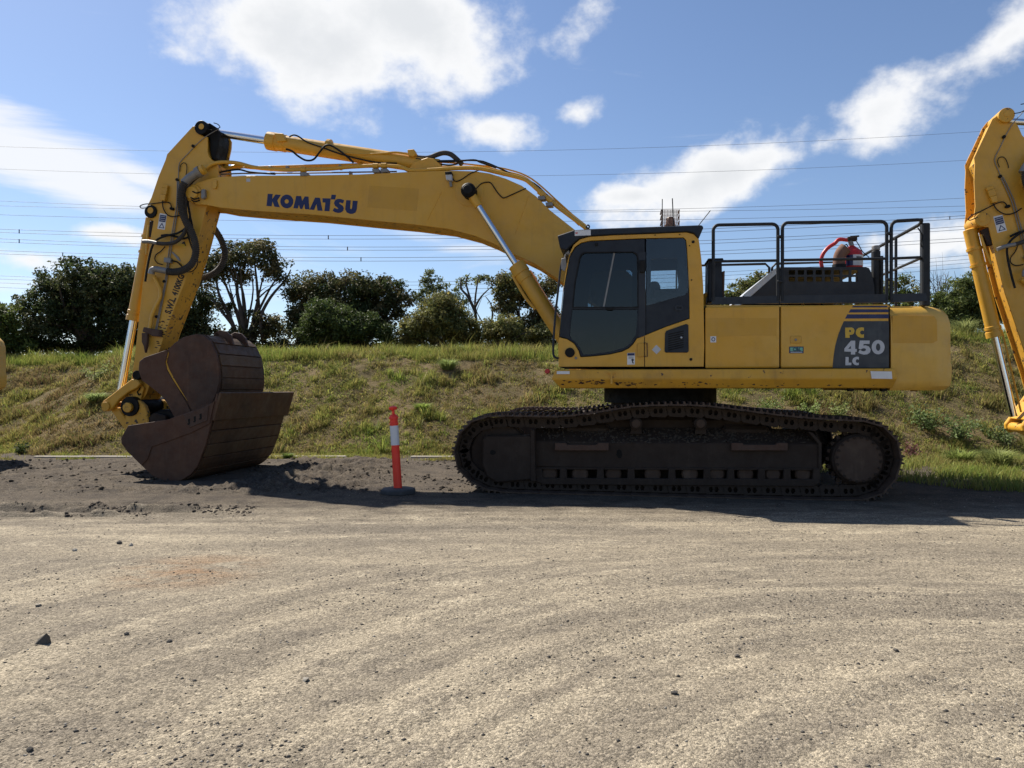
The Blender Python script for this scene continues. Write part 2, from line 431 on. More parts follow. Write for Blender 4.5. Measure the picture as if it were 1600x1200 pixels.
def zz(pts, x0, y0, s):
    return [(x0 + x / s, y0 + y / s) for (x, y) in pts]

# ------------------------------------------------------------------ numpy noise
def _h(ix, iy, seed):
    h = (ix.astype(np.int64) * 374761393 + iy.astype(np.int64) * 668265263 + seed * 982451653) & 0xFFFFFFFF
    h = ((h ^ (h >> 13)) * 1274126177) & 0xFFFFFFFF
    return ((h ^ (h >> 16)) & 0xFFFFFF).astype(np.float64) / 0xFFFFFF
def vnoise(x, y, seed=0):
    ix, iy = np.floor(x), np.floor(y); fx, fy = x - ix, y - iy
    fx = fx * fx * (3 - 2 * fx); fy = fy * fy * (3 - 2 * fy)
    a, b = _h(ix, iy, seed), _h(ix + 1, iy, seed); c, d = _h(ix, iy + 1, seed), _h(ix + 1, iy + 1, seed)
    return (a + (b - a) * fx) * (1 - fy) + (c + (d - c) * fx) * fy
def fbm(x, y, octv=4, seed=0, gain=0.5):
    s = np.zeros_like(np.asarray(x, dtype=float)); amp = 1.0; tot = 0.0
    for k in range(octv):
        s = s + amp * vnoise(x * 2 ** k, y * 2 ** k, seed + k * 17); tot += amp; amp *= gain
    return s / tot
def sstep(a, b, x):
    t = np.clip((x - a) / (b - a), 0, 1); return t * t * (3 - 2 * t)

# ================================================================== SETTING
def crest_h(x):
    return 2.42 + 0.42 * sstep(1.0, 8.0, x) + 0.10 * (fbm(x * 0.35, x * 0 + 3.1, 3, 5) - 0.5) - 0.05 * sstep(-4, -9, x)
def base_y(x):
    return 14.45 - 0.9 * sstep(2.0, 9.0, x) + 2.4 * sstep(-9.2, -13.0, x) + 0.25 * (fbm(x * 0.5, x * 0 + 9.0, 2, 8) - 0.5)
def bank_z(x, y):
    yb = base_y(x); t = (y - yb) / 5.0
    s = np.clip(t, 0, 1); prof = 0.85 * s + 0.15 * sstep(0, 1, s)
    prof = prof - 0.06 * np.exp(-((s - 1) / 0.1) ** 2)
    rough = 0.16 * (fbm(x * 0.9, y * 0.9, 4, 21) - 0.5) + 0.07 * (fbm(x * 3.7, y * 3.7, 3, 31) - 0.5)
    return crest_h(x) * prof + rough * sstep(0.0, 0.15, t) - 0.02 - 0.25 * sstep(1.4, 4.0, t)
def grass_edge(x):
    return 13.30 - 2.65 * sstep(2.0, 6.5, x) - 1.4 * sstep(4.9, 6.2, x) + 0.5 * (fbm(x * 0.8, x * 0 + 2.0, 3, 44) - 0.5)
def mud_zone(x, y):
    m_ = sstep(9.0, 9.5, y + 0.35 * (fbm(x * 1.2, y * 1.2, 2, 3) - 0.5)) * sstep(13.5, 12.9, y) * sstep(-0.2, -1.0, x) * sstep(-12.0, -9.0, x)
    return m_ * (0.35 + 0.65 * sstep(-6.2, -4.4, x) + 0.2 * sstep(-6.0, -8.0, x))
def ground_z(x, y):
    z = 0.05 * (fbm(x * 0.22, y * 0.35, 3, 1) - 0.5) + 0.018 * (fbm(x * 0.8, y * 2.6, 3, 2) - 0.5)
    z = z + 0.010 * (fbm(x * 7, y * 9, 3, 4) - 0.5) * (0.4 + fbm(x * 0.5, y, 2, 6))
    # tyre ruts with crumbled edges running across the yard
    for (y0, xl, xr, amp, wd) in ((8.02, -9.0, -2.6, 0.095, 0.11), (7.72, -9.0, -3.2, 0.080, 0.10), (7.35, -2.0, 6.0, 0.016, 0.05), (8.4, -6.0, 1.0, 0.014, 0.05), (6.9, -4.0, 3.0, 0.010, 0.05)):
        yy = y0 + 0.06 * (fbm(x * 0.6, x * 0 + y0, 2, 12) - 0.5) - 0.01 * x
        env = sstep(xl, xl + 1.0, x) * sstep(xr, xr - 1.5, x)
        z = z + env * amp * (np.exp(-((y - yy) / wd) ** 2) * (fbm(x * 5, y * 8, 3, 15) * 1.9 - 0.55) - 0.7 * np.exp(-((y - yy + 1.7 * wd) / wd) ** 2))
    m_ = mud_zone(x, y)
    n = fbm(x * 2.2, y * 2.6, 4, 51); n2 = np.abs(fbm(x * 5.5, y * 6.0, 4, 61, 0.6) - 0.5) * 2
    n3 = np.abs(fbm(x * 11, y * 12, 3, 66, 0.6) - 0.5) * 2
    z = z + m_ * (0.15 * (n - 0.5) + 0.16 * (0.40 - n2) + 0.12 * (0.4 - n3))
    # a berm of mud where the track and the wide bucket pushed it up
    z = z + 0.07 * np.exp(-(((x + 1.6) / 1.3) ** 2 + ((y - 11.6) / 0.9) ** 2)) * (0.4 + n) + 0.10 * np.exp(-(((x + 6.0) / 1.2) ** 2 + ((y - 13.3) / 0.5) ** 2))
    # wheel tracks curving across the near yard
    rad = np.sqrt((x - 2.5) ** 2 + (y - 1.0) ** 2); an_ = np.arctan2(y - 1.0, x - 2.5)
    z = z + 0.022 * (fbm(rad * 4.5, an_ * 2.2, 3, 131) - 0.5) * sstep(7.5, 5.0, y) + 0.012 * (fbm(x * 3.1, y * 3.6, 3, 141) - 0.5)
    # flat pads under the tracks, the bucket and the bollard foot
    def pad(z, cx, cy, rx, ry, to):
        w = np.clip(1.25 - np.maximum(np.abs(x - cx) / rx, np.abs(y - cy) / ry), 0, 0.25) / 0.25
        return z * (1 - w) + to * w
    z = pad(z, 2.1, 10.55, 3.6, 2.35, 0.0 + 0.004 * n)
    z = pad(z, -4.75, 11.3, 0.8, 1.55, 0.0)
    z = pad(z, -1.43, 9.05, 0.22, 0.22, 0.012)
    return z

def build_ground():
    ny, nx = 470, 560
    Yr = 1.7 * (15.4 / 1.7) ** (np.arange(ny) / (ny - 1.0)); s = np.linspace(-1, 1, nx)
    s = 0.72 * s + 0.28 * s ** 3
    Yg = np.repeat(Yr[:, None], nx, 1); Xg = s[None, :] * (Yr[:, None] * 0.98 + 2.6)
    Z = ground_z(Xg, Yg)
    edge = sstep(1.0, 0.93, np.abs(s))[None, :] * sstep(0, 12, np.arange(ny))[:, None] * sstep(ny - 1, ny - 10, np.arange(ny))[:, None]
    Z = Z * edge + (1 - edge) * -0.03
    V = np.stack([Xg, Yg, Z], -1).reshape(-1, 3)
    i = np.arange(ny - 1)[:, None] * nx + np.arange(nx - 1)[None, :]
    F = np.stack([i, i + 1, i + nx + 1, i + nx], -1).reshape(-1, 4)
    n0 = len(V)
    far = np.array([(-900, -400, -0.035), (900, -400, -0.035), (900, 1500, -0.035), (-900, 1500, -0.035)])
    V = np.vstack([V, far]); F = np.vstack([F, [[n0, n0 + 1, n0 + 2, n0 + 3]]])
    m, nt, b = nmat('dirt')
    sx = lambda sc, st, det=5, ro=0.6: add_noise(nt, sc, det, ro, stretch=st)
    tc = nt.nodes.new('ShaderNodeTexCoord'); sp = nt.nodes.new('ShaderNodeSeparateXYZ'); nt.links.new(tc.outputs['Object'], sp.inputs[0])
    def mm(op, a_, b_=0.0):
        q = nt.nodes.new('ShaderNodeMath'); q.operation = op
        for i_, v_ in enumerate((a_, b_)):
            if isinstance(v_, (int, float)): q.inputs[i_].default_value = v_
            else: nt.links.new(v_, q.inputs[i_])
        return q.outputs[0]
    # wheel-track arcs: noise drawn out along circles round a point off to the right
    dx_, dy_ = mm('SUBTRACT', sp.outputs['X'], 2.5), mm('SUBTRACT', sp.outputs['Y'], 1.0)
    rad_ = mm('SQRT', mm('ADD', mm('MULTIPLY', dx_, dx_), mm('MULTIPLY', dy_, dy_))); ang_ = mm('ARCTAN2', dy_, dx_)
    cv = nt.nodes.new('ShaderNodeCombineXYZ'); nt.links.new(mm('MULTIPLY', rad_, 2.9), cv.inputs[0]); nt.links.new(mm('MULTIPLY', ang_, 1.1), cv.inputs[1])
    arcn = nt.nodes.new('ShaderNodeTexNoise'); arcn.inputs['Scale'].default_value = 1.6; arcn.inputs['Detail'].default_value = 6; arcn.inputs['Roughness'].default_value = 0.68; nt.links.new(cv.outputs[0], arcn.inputs['Vector'])
    near_ = ramp(nt, sp.outputs['Y'], 7.0, 4.5)
    big = sx(0.55, (0.45, 1.5, 1), 5)
    streaks = sx(1.3, (0.30, 2.2, 1), 7, 0.68)
    diag = sx(2.2, (0.8, 1.8, 1), 7, 0.72)
    mixn = nt.nodes.new('ShaderNodeMix'); nt.links.new(near_, mixn.inputs[0]); nt.links.new(streaks, mixn.inputs[2]); nt.links.new(arcn.outputs['Fac'], mixn.inputs[3])
    gf_ = add_noise(nt, 55, 3, 0.75)
    trk = mm('ADD', mixn.outputs[0], mm('MULTIPLY', mm('SUBTRACT', gf_, 0.5), 0.38))
    c = mixc(nt, ramp(nt, big, 0.36, 0.64), (0.225, 0.190, 0.139), (0.300, 0.252, 0.178))
    c = mixc(nt, mulf(nt, ramp(nt, trk, 0.49, 0.60), 0.50), c, (0.45, 0.380, 0.264))
    c = mixc(nt, mulf(nt, ramp(nt, trk, 0.46, 0.36), 0.42), c, (0.145, 0.123, 0.094))
    c = mixc(nt, mulf(nt, ramp(nt, diag, 0.53, 0.66), 0.60), c, (0.150, 0.127, 0.097))
    c = mixc(nt, mulf(nt, ramp(nt, diag, 0.44, 0.34), 0.50), c, (0.48, 0.41, 0.29))
    # damp dark soil towards the machines, clay patch, gravel grains
    ya = nt.nodes.new('ShaderNodeMath'); ya.operation = 'MULTIPLY_ADD'; nt.links.new(diag, ya.inputs[0]); ya.inputs[1].default_value = 1.6; nt.links.new(sp.outputs['Y'], ya.inputs[2])
    damp = ramp(nt, ya.outputs[0], 7.6, 9.6)
    c = mixc(nt, mulf(nt, damp, 0.88), c, (0.074, 0.057, 0.041))
    wet = mulf(nt, ramp(nt, add_noise(nt, 2.4, 6, 0.65), 0.45, 0.62), damp)
    c = mixc(nt, mulf(nt, wet, 0.7), c, (0.048, 0.039, 0.031))
    vd = nt.nodes.new('ShaderNodeVectorMath'); vd.operation = 'DISTANCE'; nt.links.new(tc.outputs['Object'], vd.inputs[0]); vd.inputs[1].default_value = (-2.35, 5.3, 0)
    clay = mulf(nt, ramp(nt, vd.outputs['Value'], 0.75, 0.1), ramp(nt, diag, 0.40, 0.58))
    c = mixc(nt, mulf(nt, clay, 0.7), c, (0.30, 0.185, 0.10))
    g1 = add_noise(nt, 16, 5, 0.8); g2 = add_noise(nt, 60, 3, 0.8)
    c = mixc(nt, mulf(nt, ramp(nt, g1, 0.50, 0.64), 0.50), c, (0.140, 0.118, 0.090))
    def grains(scale, lo, hi):
        vv = nt.nodes.new('ShaderNodeTexVoronoi'); vv.inputs['Scale'].default_value = scale; nt.links.new(tc.outputs['Object'], vv.inputs['Vector'])
        sq = nt.nodes.new('ShaderNodeSeparateColor'); nt.links.new(vv.outputs['Color'], sq.inputs[0])
        mr_ = nt.nodes.new('ShaderNodeMapRange'); mr_.inputs['To Min'].default_value = lo; mr_.inputs['To Max'].default_value = hi; nt.links.new(sq.outputs[0], mr_.inputs['Value'])
        cb_ = nt.nodes.new('ShaderNodeCombineXYZ')
        for i_ in range(3): nt.links.new(mr_.outputs['Result'], cb_.inputs[i_])
        return cb_.outputs[0], vv.outputs['Distance']
    k1, v1 = grains(80, 0.62, 1.40); k2, v2 = grains(210, 0.55, 1.45)
    c = mixc(nt, 0.85, c, k1, 'MULTIPLY'); c = mixc(nt, 0.9, c, k2, 'MULTIPLY')
    c = mixc(nt, 1.0, c, (0.86, 0.87, 0.90), 'MULTIPLY')
    nt.links.new(c, b.inputs['Base Color']); b.inputs['Roughness'].default_value = 0.95; b.inputs['Specular IOR Level'].default_value = 0.15
    hgt = mm('ADD', mm('MULTIPLY', g1, 1.2), mm('ADD', mm('MULTIPLY', g2, 0.7), mm('MULTIPLY', mm('ADD', v1, mm('MULTIPLY', v2, 0.6)), -0.8)))
    bumpn(nt, b, hgt, 0.6, 0.010)
    o = np_mesh('ground', V, F, 'dirt', smooth=True)
    o['kind'] = 'structure'
build_ground()

def build_bank():
    xs = np.concatenate([np.linspace(-400, -34, 14), np.linspace(-30, 30, 420), np.linspace(34, 400, 14)])
    ts = np.concatenate([np.linspace(-0.06, 2.2, 190), np.array([3, 5, 9, 16, 30, 60, 120, 250])])
    X = np.repeat(xs[None, :], len(ts), 0); Y = base_y(X) + ts[:, None] * 5.0
    Z = bank_z(X, Y)
    V = np.stack([X, Y, Z], -1).reshape(-1, 3); nx, ny = len(xs), len(ts)
    i = np.arange(ny - 1)[:, None] * nx + np.arange(nx - 1)[None, :]
    F = np.stack([i, i + 1, i + nx + 1, i + nx], -1).reshape(-1, 4)
    m, nt, b = nmat('bank_soil')
    c = mixc(nt, ramp(nt, add_noise(nt, 0.9, 6, 0.65), 0.38, 0.62), (0.130, 0.106, 0.050), (0.205, 0.155, 0.082))
    c = mixc(nt, mulf(nt, ramp(nt, add_noise(nt, 12, 5, 0.7), 0.48, 0.68), 0.7), c, (0.062, 0.050, 0.026))
    nt.links.new(c, b.inputs['Base Color']); b.inputs['Roughness'].default_value = 1.0; b.inputs['Specular IOR Level'].default_value = 0.1
    bumpn(nt, b, add_noise(nt, 25, 6, 0.75), 1.0, 0.05)
    o = np_mesh('embankment', V, F, 'bank_soil', smooth=True); o['kind'] = 'structure'
build_bank()

# ------------------------------------------------------------------ grass
def blades(name, x, y, z, h, w, lean, col_root, col_tip, label):
    n = len(x); a = RNG.uniform(0, 2 * np.pi, n); dx, dy = np.cos(a), np.sin(a)
    la = RNG.uniform(0, 2 * np.pi, n); lx, ly = np.cos(la) * lean * h, np.sin(la) * lean * h
    P = np.stack([x, y, z - 0.01], -1)
    side = np.stack([dx, dy, 0 * dx], -1) * (w / 2)[:, None]
    mid = P + np.stack([lx * 0.35, ly * 0.35, h * 0.6], -1)
    tip = P + np.stack([lx, ly, h * (1 - 0.35 * lean ** 2)], -1)
    V = np.stack([P - side, P + side, mid - side * 0.75, mid + side * 0.75, tip], 1).reshape(-1, 3)
    b0 = np.arange(n)[:, None] * 5
    F = np.concatenate([b0 + np.array([[0, 1, 3]]), b0 + np.array([[0, 3, 2]]), b0 + np.array([[2, 3, 4]])], 0)
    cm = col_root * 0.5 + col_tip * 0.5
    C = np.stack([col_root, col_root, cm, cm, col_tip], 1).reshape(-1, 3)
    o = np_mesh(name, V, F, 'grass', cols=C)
    tag(o, label, 'grass', kind='stuff')
    return o
def patch_cols(x, y, n, dryness):
    gcol = np.array([0.21, 0.30, 0.050]); ycol = np.array([0.40, 0.37, 0.105]); bcol = np.array([0.28, 0.205, 0.095]); lcol = np.array([0.32, 0.42, 0.095])
    d = np.clip(dryness + RNG.normal(0, 0.14, n), 0, 1)[:, None]
    c = np.where(d < 0.5, gcol * (1 - d * 2) + ycol * d * 2, ycol * (2 - d * 2) + bcol * (d * 2 - 1))
    pick = RNG.random(n)[:, None]
    c = np.where(pick < 0.10, lcol * (0.6 + 0.4 * (1 - d)), c)
    return c * RNG.uniform(0.65, 1.25, (n, 1))
def build_grass():
    # short turf on the slope: tufts of blades, patchy, with bare soil between
    nc = 30000
    cx = RNG.uniform(-17, 16, nc); cy = base_y(cx) + 5.0 * RNG.uniform(-0.02, 1.12, nc)
    t = (cy - base_y(cx)) / 5.0
    cover = fbm(cx * 0.75, cy * 0.75, 4, 71); cl = fbm(cx * 2.4, cy * 2.4, 3, 72)
    keep = (cover * 0.6 + cl * 0.6 + 0.18 * sstep(0.75, 1.0, t) + RNG.normal(0, 0.09, nc)) > 0.50
    cx, cy, t, cl = cx[keep], cy[keep], t[keep], cl[keep]; nc = len(cx)
    dry = 0.64 + 1.7 * (0.5 - fbm(cx * 0.45 + 5, cy * 0.6, 4, 73)) + 0.9 * (0.5 - fbm(cx * 1.7, cy * 1.7, 3, 77)) - 0.30 * sstep(0.8, 1.0, t) + RNG.normal(0, 0.12, nc)
    ch = (0.055 + 0.13 * sstep(0.5, 0.75, cl) + 0.08 * sstep(0.8, 1.0, t)) * np.exp(RNG.normal(0, 0.35, nc)); cr = RNG.uniform(0.05, 0.15, nc)
    cb = np.exp(RNG.normal(0, 0.22, nc))
    per = 20; n = nc * per; rep = lambda v: np.repeat(v, per)
    an = RNG.uniform(0, 6.283, n); rr = rep(cr) * np.sqrt(RNG.random(n))
    x = rep(cx) + np.cos(an) * rr; y = rep(cy) + np.sin(an) * rr
    h = rep(ch) * RNG.uniform(0.5, 1.25, n) * (1 - 0.4 * (rr / rep(cr)) ** 2)
    c = patch_cols(x, y, n, rep(dry)) * rep(cb)[:, None]
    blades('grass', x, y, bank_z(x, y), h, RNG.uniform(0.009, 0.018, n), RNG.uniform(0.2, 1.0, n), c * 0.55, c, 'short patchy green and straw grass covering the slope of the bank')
    # taller seeding grass along the crest
    n = 70000
    x = RNG.uniform(-19, 18, n); y = base_y(x) + 5.0 * (0.86 + 0.62 * RNG.random(n) ** 1.4)
    k = fbm(x * 1.3, y * 1.3, 3, 81) + RNG.normal(0, 0.06, n) > 0.46
    x, y = x[k], y[k]; n = len(x)
    dry = 0.36 + 0.9 * (0.5 - fbm(x * 0.8, y * 0.8, 3, 83))
    h = RNG.uniform(0.14, 0.40, n) * (0.5 + 0.9 * fbm(x * 1.1, y * 1.1, 2, 84))
    c = patch_cols(x, y, n, dry)
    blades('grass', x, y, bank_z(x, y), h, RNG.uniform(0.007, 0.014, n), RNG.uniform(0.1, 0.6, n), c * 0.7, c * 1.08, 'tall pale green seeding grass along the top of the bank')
    # strip of lawn at the foot of the bank
    n = 150000
    x = RNG.uniform(-17, 14, n); ge = grass_edge(x); y = ge + (base_y(x) + 0.4 - ge) * RNG.random(n)
    k = (fbm(x * 1.6, y * 1.6, 3, 91) + 0.10 * sstep(2, 5, x) - 0.05 * sstep(1.0, -1.0, x) + RNG.normal(0, 0.06, n)) > 0.52
    x, y = x[k], y[k]; n = len(x)
    dry = 0.40 + 0.9 * (0.5 - fbm(x * 0.9, y * 0.9, 3, 93)) + 0.15 * sstep(0, -3, x)
    h = RNG.uniform(0.04, 0.12, n) * (0.7 + 0.9 * sstep(3.0, 6.5, x))
    c = patch_cols(x, y, n, dry)
    z = np.maximum(ground_z(x, y), np.where(y > base_y(x) - 0.2, bank_z(x, y), -1))
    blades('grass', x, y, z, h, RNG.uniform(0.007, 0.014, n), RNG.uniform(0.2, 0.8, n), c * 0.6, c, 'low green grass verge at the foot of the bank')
build_grass()

def tuft(name, px, Y, n, h, spread, col, label, broad=False, group=None):
    x0 = (px - 800) / FOC * Y; a = np.array([x0]); b = np.array([Y])
    z0 = float(np.maximum(bank_z(a, b), ground_z(a, b) if Y < 14 else -1)[0])
    root = empty(name, (x0, Y, z0)); tag(root, label, 'plant', group)
    V, F, C = [], [], []
    if not broad:
        for k in range(n):
            an = random.uniform(0, 6.283); r = spread * 0.35 * math.sqrt(random.random()); hh = h * random.uniform(0.5, 1.1)
            p = Vector((math.cos(an) * r, math.sin(an) * r, -0.02)); o2 = an + random.uniform(-0.7, 0.7); out = Vector((math.cos(o2), math.sin(o2), 0)) * spread * random.uniform(0.2, 1.0)
            s = Vector((-math.sin(an), math.cos(an), 0)) * random.uniform(0.006, 0.011)
            m1 = p + out * 0.4 + Vector((0, 0, hh * 0.75)); tp = p + out + Vector((0, 0, hh * random.uniform(0.75, 1.0)))
            i = len(V); V += [p - s, p + s, m1 - s * 0.8, m1 + s * 0.8, tp]; F += [(i, i + 1, i + 3), (i, i + 3, i + 2), (i + 2, i + 3, i + 4)]
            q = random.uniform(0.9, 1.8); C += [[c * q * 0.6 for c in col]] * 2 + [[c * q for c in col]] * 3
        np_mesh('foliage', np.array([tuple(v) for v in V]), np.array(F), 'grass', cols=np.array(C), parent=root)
    else:
        for s in range(max(3, n // 40)):
            an = random.uniform(0, 6.283); e = Vector((math.cos(an) * spread * random.uniform(.2, .9), math.sin(an) * spread * random.uniform(.2, .9), h * random.uniform(0.5, 1.0)))
            for k in range(40):
                t = random.uniform(0.2, 1.05); c = e * t + Vector((random.gauss(0, .05), random.gauss(0, .05), random.gauss(0, .04)))
                if c.z < 0.0: c.z = 0.01
                d = Vector((random.gauss(0, 1), random.gauss(0, 1), random.gauss(0.3, .6))).normalized(); sd = d.orthogonal().normalized()
                l, w = random.uniform(.03, .07), random.uniform(.014, .028)
                i = len(V); V += [c, c + d * l * .5 + sd * w, c + d * l, c + d * l * .5 - sd * w]; F += [(i, i + 1, i + 2, i + 3)]
                q = random.uniform(0.8, 1.7); C += [[cc * q for cc in col]] * 4
        np_mesh('foliage', np.array([tuple(v) for v in V]), np.array(F), 'leaf', cols=np.array(C), parent=root)
        SV, SF = [], []
        for s in range(4):
            an = random.uniform(0, 6.283)
            v, f = tube_geo([(0, 0, -.03), (math.cos(an) * spread * .25, math.sin(an) * spread * .25, h * .4), (math.cos(an) * spread * .5, math.sin(an) * spread * .5, h * .75)], [.008, .006, .003], 5)
            k = len(SV); SV += v; SF += [tuple(i + k for i in q) for q in f]
        link_mesh('stem', SV, SF, 'bark', root)
    return root

# ------------------------------------------------------------------ trees
def leaf_cloud(clumps, per, leaf, cols, rng):
    """clumps: (n,4) centre and radius; returns quads of leaves"""
    C = np.repeat(clumps, per, 0); n = len(C)
    d = rng.normal(0, 1, (n, 3)); d /= np.linalg.norm(d, axis=1)[:, None]
    P = C[:, :3] + d * (C[:, 3] * rng.random(n) ** 0.45)[:, None] * np.array([1, 1, 0.75])
    nr = rng.normal(0, 1, (n, 3)) + np.array([0, 0, 0.7]) + d * 0.6; nr /= np.linalg.norm(nr, axis=1)[:, None]
    t = np.cross(nr, rng.normal(0, 1, (n, 3))); t /= np.linalg.norm(t, axis=1)[:, None]; s = np.cross(nr, t)
    l = leaf * rng.uniform(0.6, 1.35, n); w = l * rng.uniform(0.38, 0.6, n)
    V = np.stack([P - t * l[:, None], P + s * w[:, None] + nr * (l * .15)[:, None], P + t * l[:, None], P - s * w[:, None] + nr * (l * .15)[:, None]], 1).reshape(-1, 3)
    F = np.arange(n * 4).reshape(-1, 4)
    base = 1.55 * np.asarray(cols)[rng.integers(0, len(cols), len(clumps))]
    c = np.repeat(base, per, 0) * rng.uniform(0.6, 1.4, (n, 1))
    yl = rng.random(n) < 0.06; c[yl] = c[yl] * np.array([2.0, 1.7, 1.3])
    return V, F, np.repeat(c, 4, 0)
def tree(name, label, base, blobs, Y, nclump, per, leaf, cols, clump_r=0.28, trunk_r=0.10, limbs=9, bark='bark', seed=1, shell=0.5, group='trees along the top of the bank', extra=(), twig=0):
    """blobs: ellipses in picture pixels (cx, cy, rx, ry) at depth Y, each a lobe of the crown"""
    rng = np.random.default_rng(seed)
    bz = float(bank_z(np.array([(base - 800) / FOC * Y]), np.array([float(Y)]))[0]) - 0.05
    bp = Vector(((base - 800) / FOC * Y, Y, bz))
    root = empty(name, bp); tag(root, label, 'tree', group)
    cl = []
    area = np.array([b[2] * b[3] for b in blobs], dtype=float); area /= area.sum()
    for b, f in zip(blobs, area):
        n = max(4, int(nclump * f)); c = Wp(b[0], b[1], Y) - bp; rx = b[2] / FOC * Y; rz = b[3] / FOC * Y
        d = rng.normal(0, 1, (n, 3)); d /= np.linalg.norm(d, axis=1)[:, None]
        r = rng.random(n) ** shell
        dy = min(rx, 1.6)
        q = np.stack([c.x + d[:, 0] * r * rx, c.y + d[:, 1] * r * dy, c.z + d[:, 2] * r * rz], -1)
        cl.append(np.concatenate([q, (clump_r * rng.uniform(0.55, 1.3, n))[:, None]], 1))
    cl = np.concatenate(cl, 0)
    cl[:, 2] = np.maximum(cl[:, 2], 0.08)
    if per:
        V, F, C = leaf_cloud(cl, int(per * 1.55), leaf * 0.72, cols, rng)
        np_mesh('crown', V, F, 'leaf', cols=C, parent=root)
    # trunk and limbs reaching into the clumps
    SV, SF = [], []
    def addt(pts, rs, n=6):
        v, f = tube_geo(smooth_path(pts, 4), list(np.interp(np.linspace(0, 1, 4 * (len(pts) - 1) + 1), np.linspace(0, 1, len(pts)), rs)), n)
        k = len(SV); SV.extend(v); SF.extend([tuple(i + k for i in q) for q in f])
    top = cl[:, 2].max()
    order = rng.permutation(len(cl))[:limbs]
    for k, i in enumerate(order):
        e = Vector(cl[i, :3]); fork = Vector((e.x * 0.12 + rng.normal(0, .06), e.y * 0.12, min(top * 0.3, e.z * 0.45) * rng.uniform(0.6, 1.2)))
        mid = fork.lerp(e, 0.5) + Vector((rng.normal(0, .12), rng.normal(0, .12), rng.normal(0.08, .1)))
        s = trunk_r * rng.uniform(0.45, 0.8)
        addt([Vector((rng.normal(0, trunk_r * .5), rng.normal(0, trunk_r * .5), -0.1)), fork, mid, e], [trunk_r * (1.0 if k == 0 else 0.75), s, s * 0.55, s * 0.2])
        for t in range(twig):
            st = mid.lerp(e, rng.uniform(-0.3, 0.8)); dv = Vector((rng.normal(0, .5), rng.normal(0, .35), rng.normal(.25, .35)))
            addt([st, st + dv * 0.45 + Vector((0, 0, .05)), st + dv], [s * .35, s * .22, s * .08], 4)
    for ex in extra:
        pts = [Wp(p[0], p[1], Y) - bp + Vector((0, (0.15 if j else 0) * rng.normal(0, 1), 0)) for j, p in enumerate(ex[0])]
        addt(pts, list(np.linspace(ex[1], ex[1] * 0.25, len(pts))), 6)
    o = link_mesh('trunk', SV, SF, bark, root, smooth=True)
    return root
UNDER = lambda x0, x1: [(x, 541, 26, 9) for x in range(x0, x1, 24)]
DK = [(0.028, 0.040, 0.014), (0.036, 0.048, 0.018), (0.045, 0.055, 0.022), (0.060, 0.066, 0.028)]
BR = [(0.050, 0.055, 0.022), (0.068, 0.066, 0.028), (0.085, 0.075, 0.036), (0.040, 0.046, 0.020)]
GR = [(0.060, 0.082, 0.020), (0.078, 0.098, 0.026), (0.050, 0.070, 0.018)]
OL = [(0.105, 0.108, 0.036), (0.085, 0.094, 0.030), (0.125, 0.12, 0.046)]
tree('evergreen_tree', 'small green bushy tree at the left edge of the picture', 12, [(5, 505, 28, 32), (-25, 500, 40, 40), (20, 530, 26, 20)] + UNDER(-60, 60), 23, 190, 38, 0.075, GR, seed=2, limbs=8)
tree('evergreen_tree', 'broad dark round evergreen tree left of the digger arm, above the grassy bank', 135,
     [(128, 448, 62, 42), (85, 475, 52, 45), (160, 440, 50, 32), (190, 478, 60, 52), (120, 505, 82, 40), (215, 450, 40, 38), (62, 515, 36, 26), (210, 520, 60, 25)] + UNDER(45, 220), 24.5, 760, 46, 0.08, DK, 0.32, 0.16, 16, seed=3, shell=0.42)
tree('open_tree', 'open crowned tree with many bare dark trunks between arm and bucket', 385,
     [(355, 405, 42, 26), (395, 398, 40, 22), (425, 415, 26, 20), (440, 430, 14, 12), (330, 425, 30, 30), (375, 430, 20, 16), (350, 480, 16, 12), (415, 500, 28, 16), (430, 520, 34, 16), (380, 525, 26, 14)] + UNDER(330, 450), 25, 215, 44, 0.085, BR, 0.27, 0.10, 18, seed=4, shell=0.5, twig=1,
     extra=[([(375, 540), (362, 500), (345, 460), (335, 425)], .10), ([(385, 540), (380, 490), (372, 450), (378, 410)], .11), ([(390, 540), (398, 490), (402, 450), (398, 405)], .10), ([(392, 535), (405, 495), (425, 465), (445, 435), (452, 420)], .08), ([(388, 520), (410, 470), (430, 445), (440, 425)], .06), ([(365, 510), (345, 480), (325, 460)], .06), ([(400, 470), (420, 455), (455, 425)], .04), ([(412, 535), (413, 505), (416, 474)], .08)])
tree('evergreen_tree', 'dark evergreen tree right behind the yellow arm, beside the open crowned tree', 300,
     [(290, 490, 40, 50), (310, 520, 34, 24), (265, 500, 40, 50), (318, 470, 20, 26)], 25.5, 250, 46, 0.08, DK, 0.30, 0.12, 8, seed=5)
tree('evergreen_tree', 'dense brown green tree with flat spreading top behind the bollard', 548,
     [(500, 450, 48, 22), (555, 447, 52, 20), (600, 455, 38, 22), (475, 475, 32, 34), (625, 472, 24, 16), (535, 480, 60, 30), (590, 490, 46, 30), (500, 510, 46, 26), (560, 515, 60, 24), (470, 505, 22, 28)] + UNDER(450, 650), 24.5, 640, 44, 0.08, BR + DK[:2], 0.29, 0.14, 16, seed=6, shell=0.42)
tree('leafy_shrub', 'rounded mid green shrub standing in front of the dense brown green tree', 520,
     [(510, 500, 42, 34), (540, 515, 40, 24), (490, 520, 30, 18), (575, 510, 26, 22), (600, 520, 20, 16)], 22.5, 300, 42, 0.062, [(0.042, 0.062, 0.018), (0.055, 0.075, 0.024), (0.036, 0.052, 0.016)], 0.24, 0.06, 8, seed=7, group='shrubs on the bank')
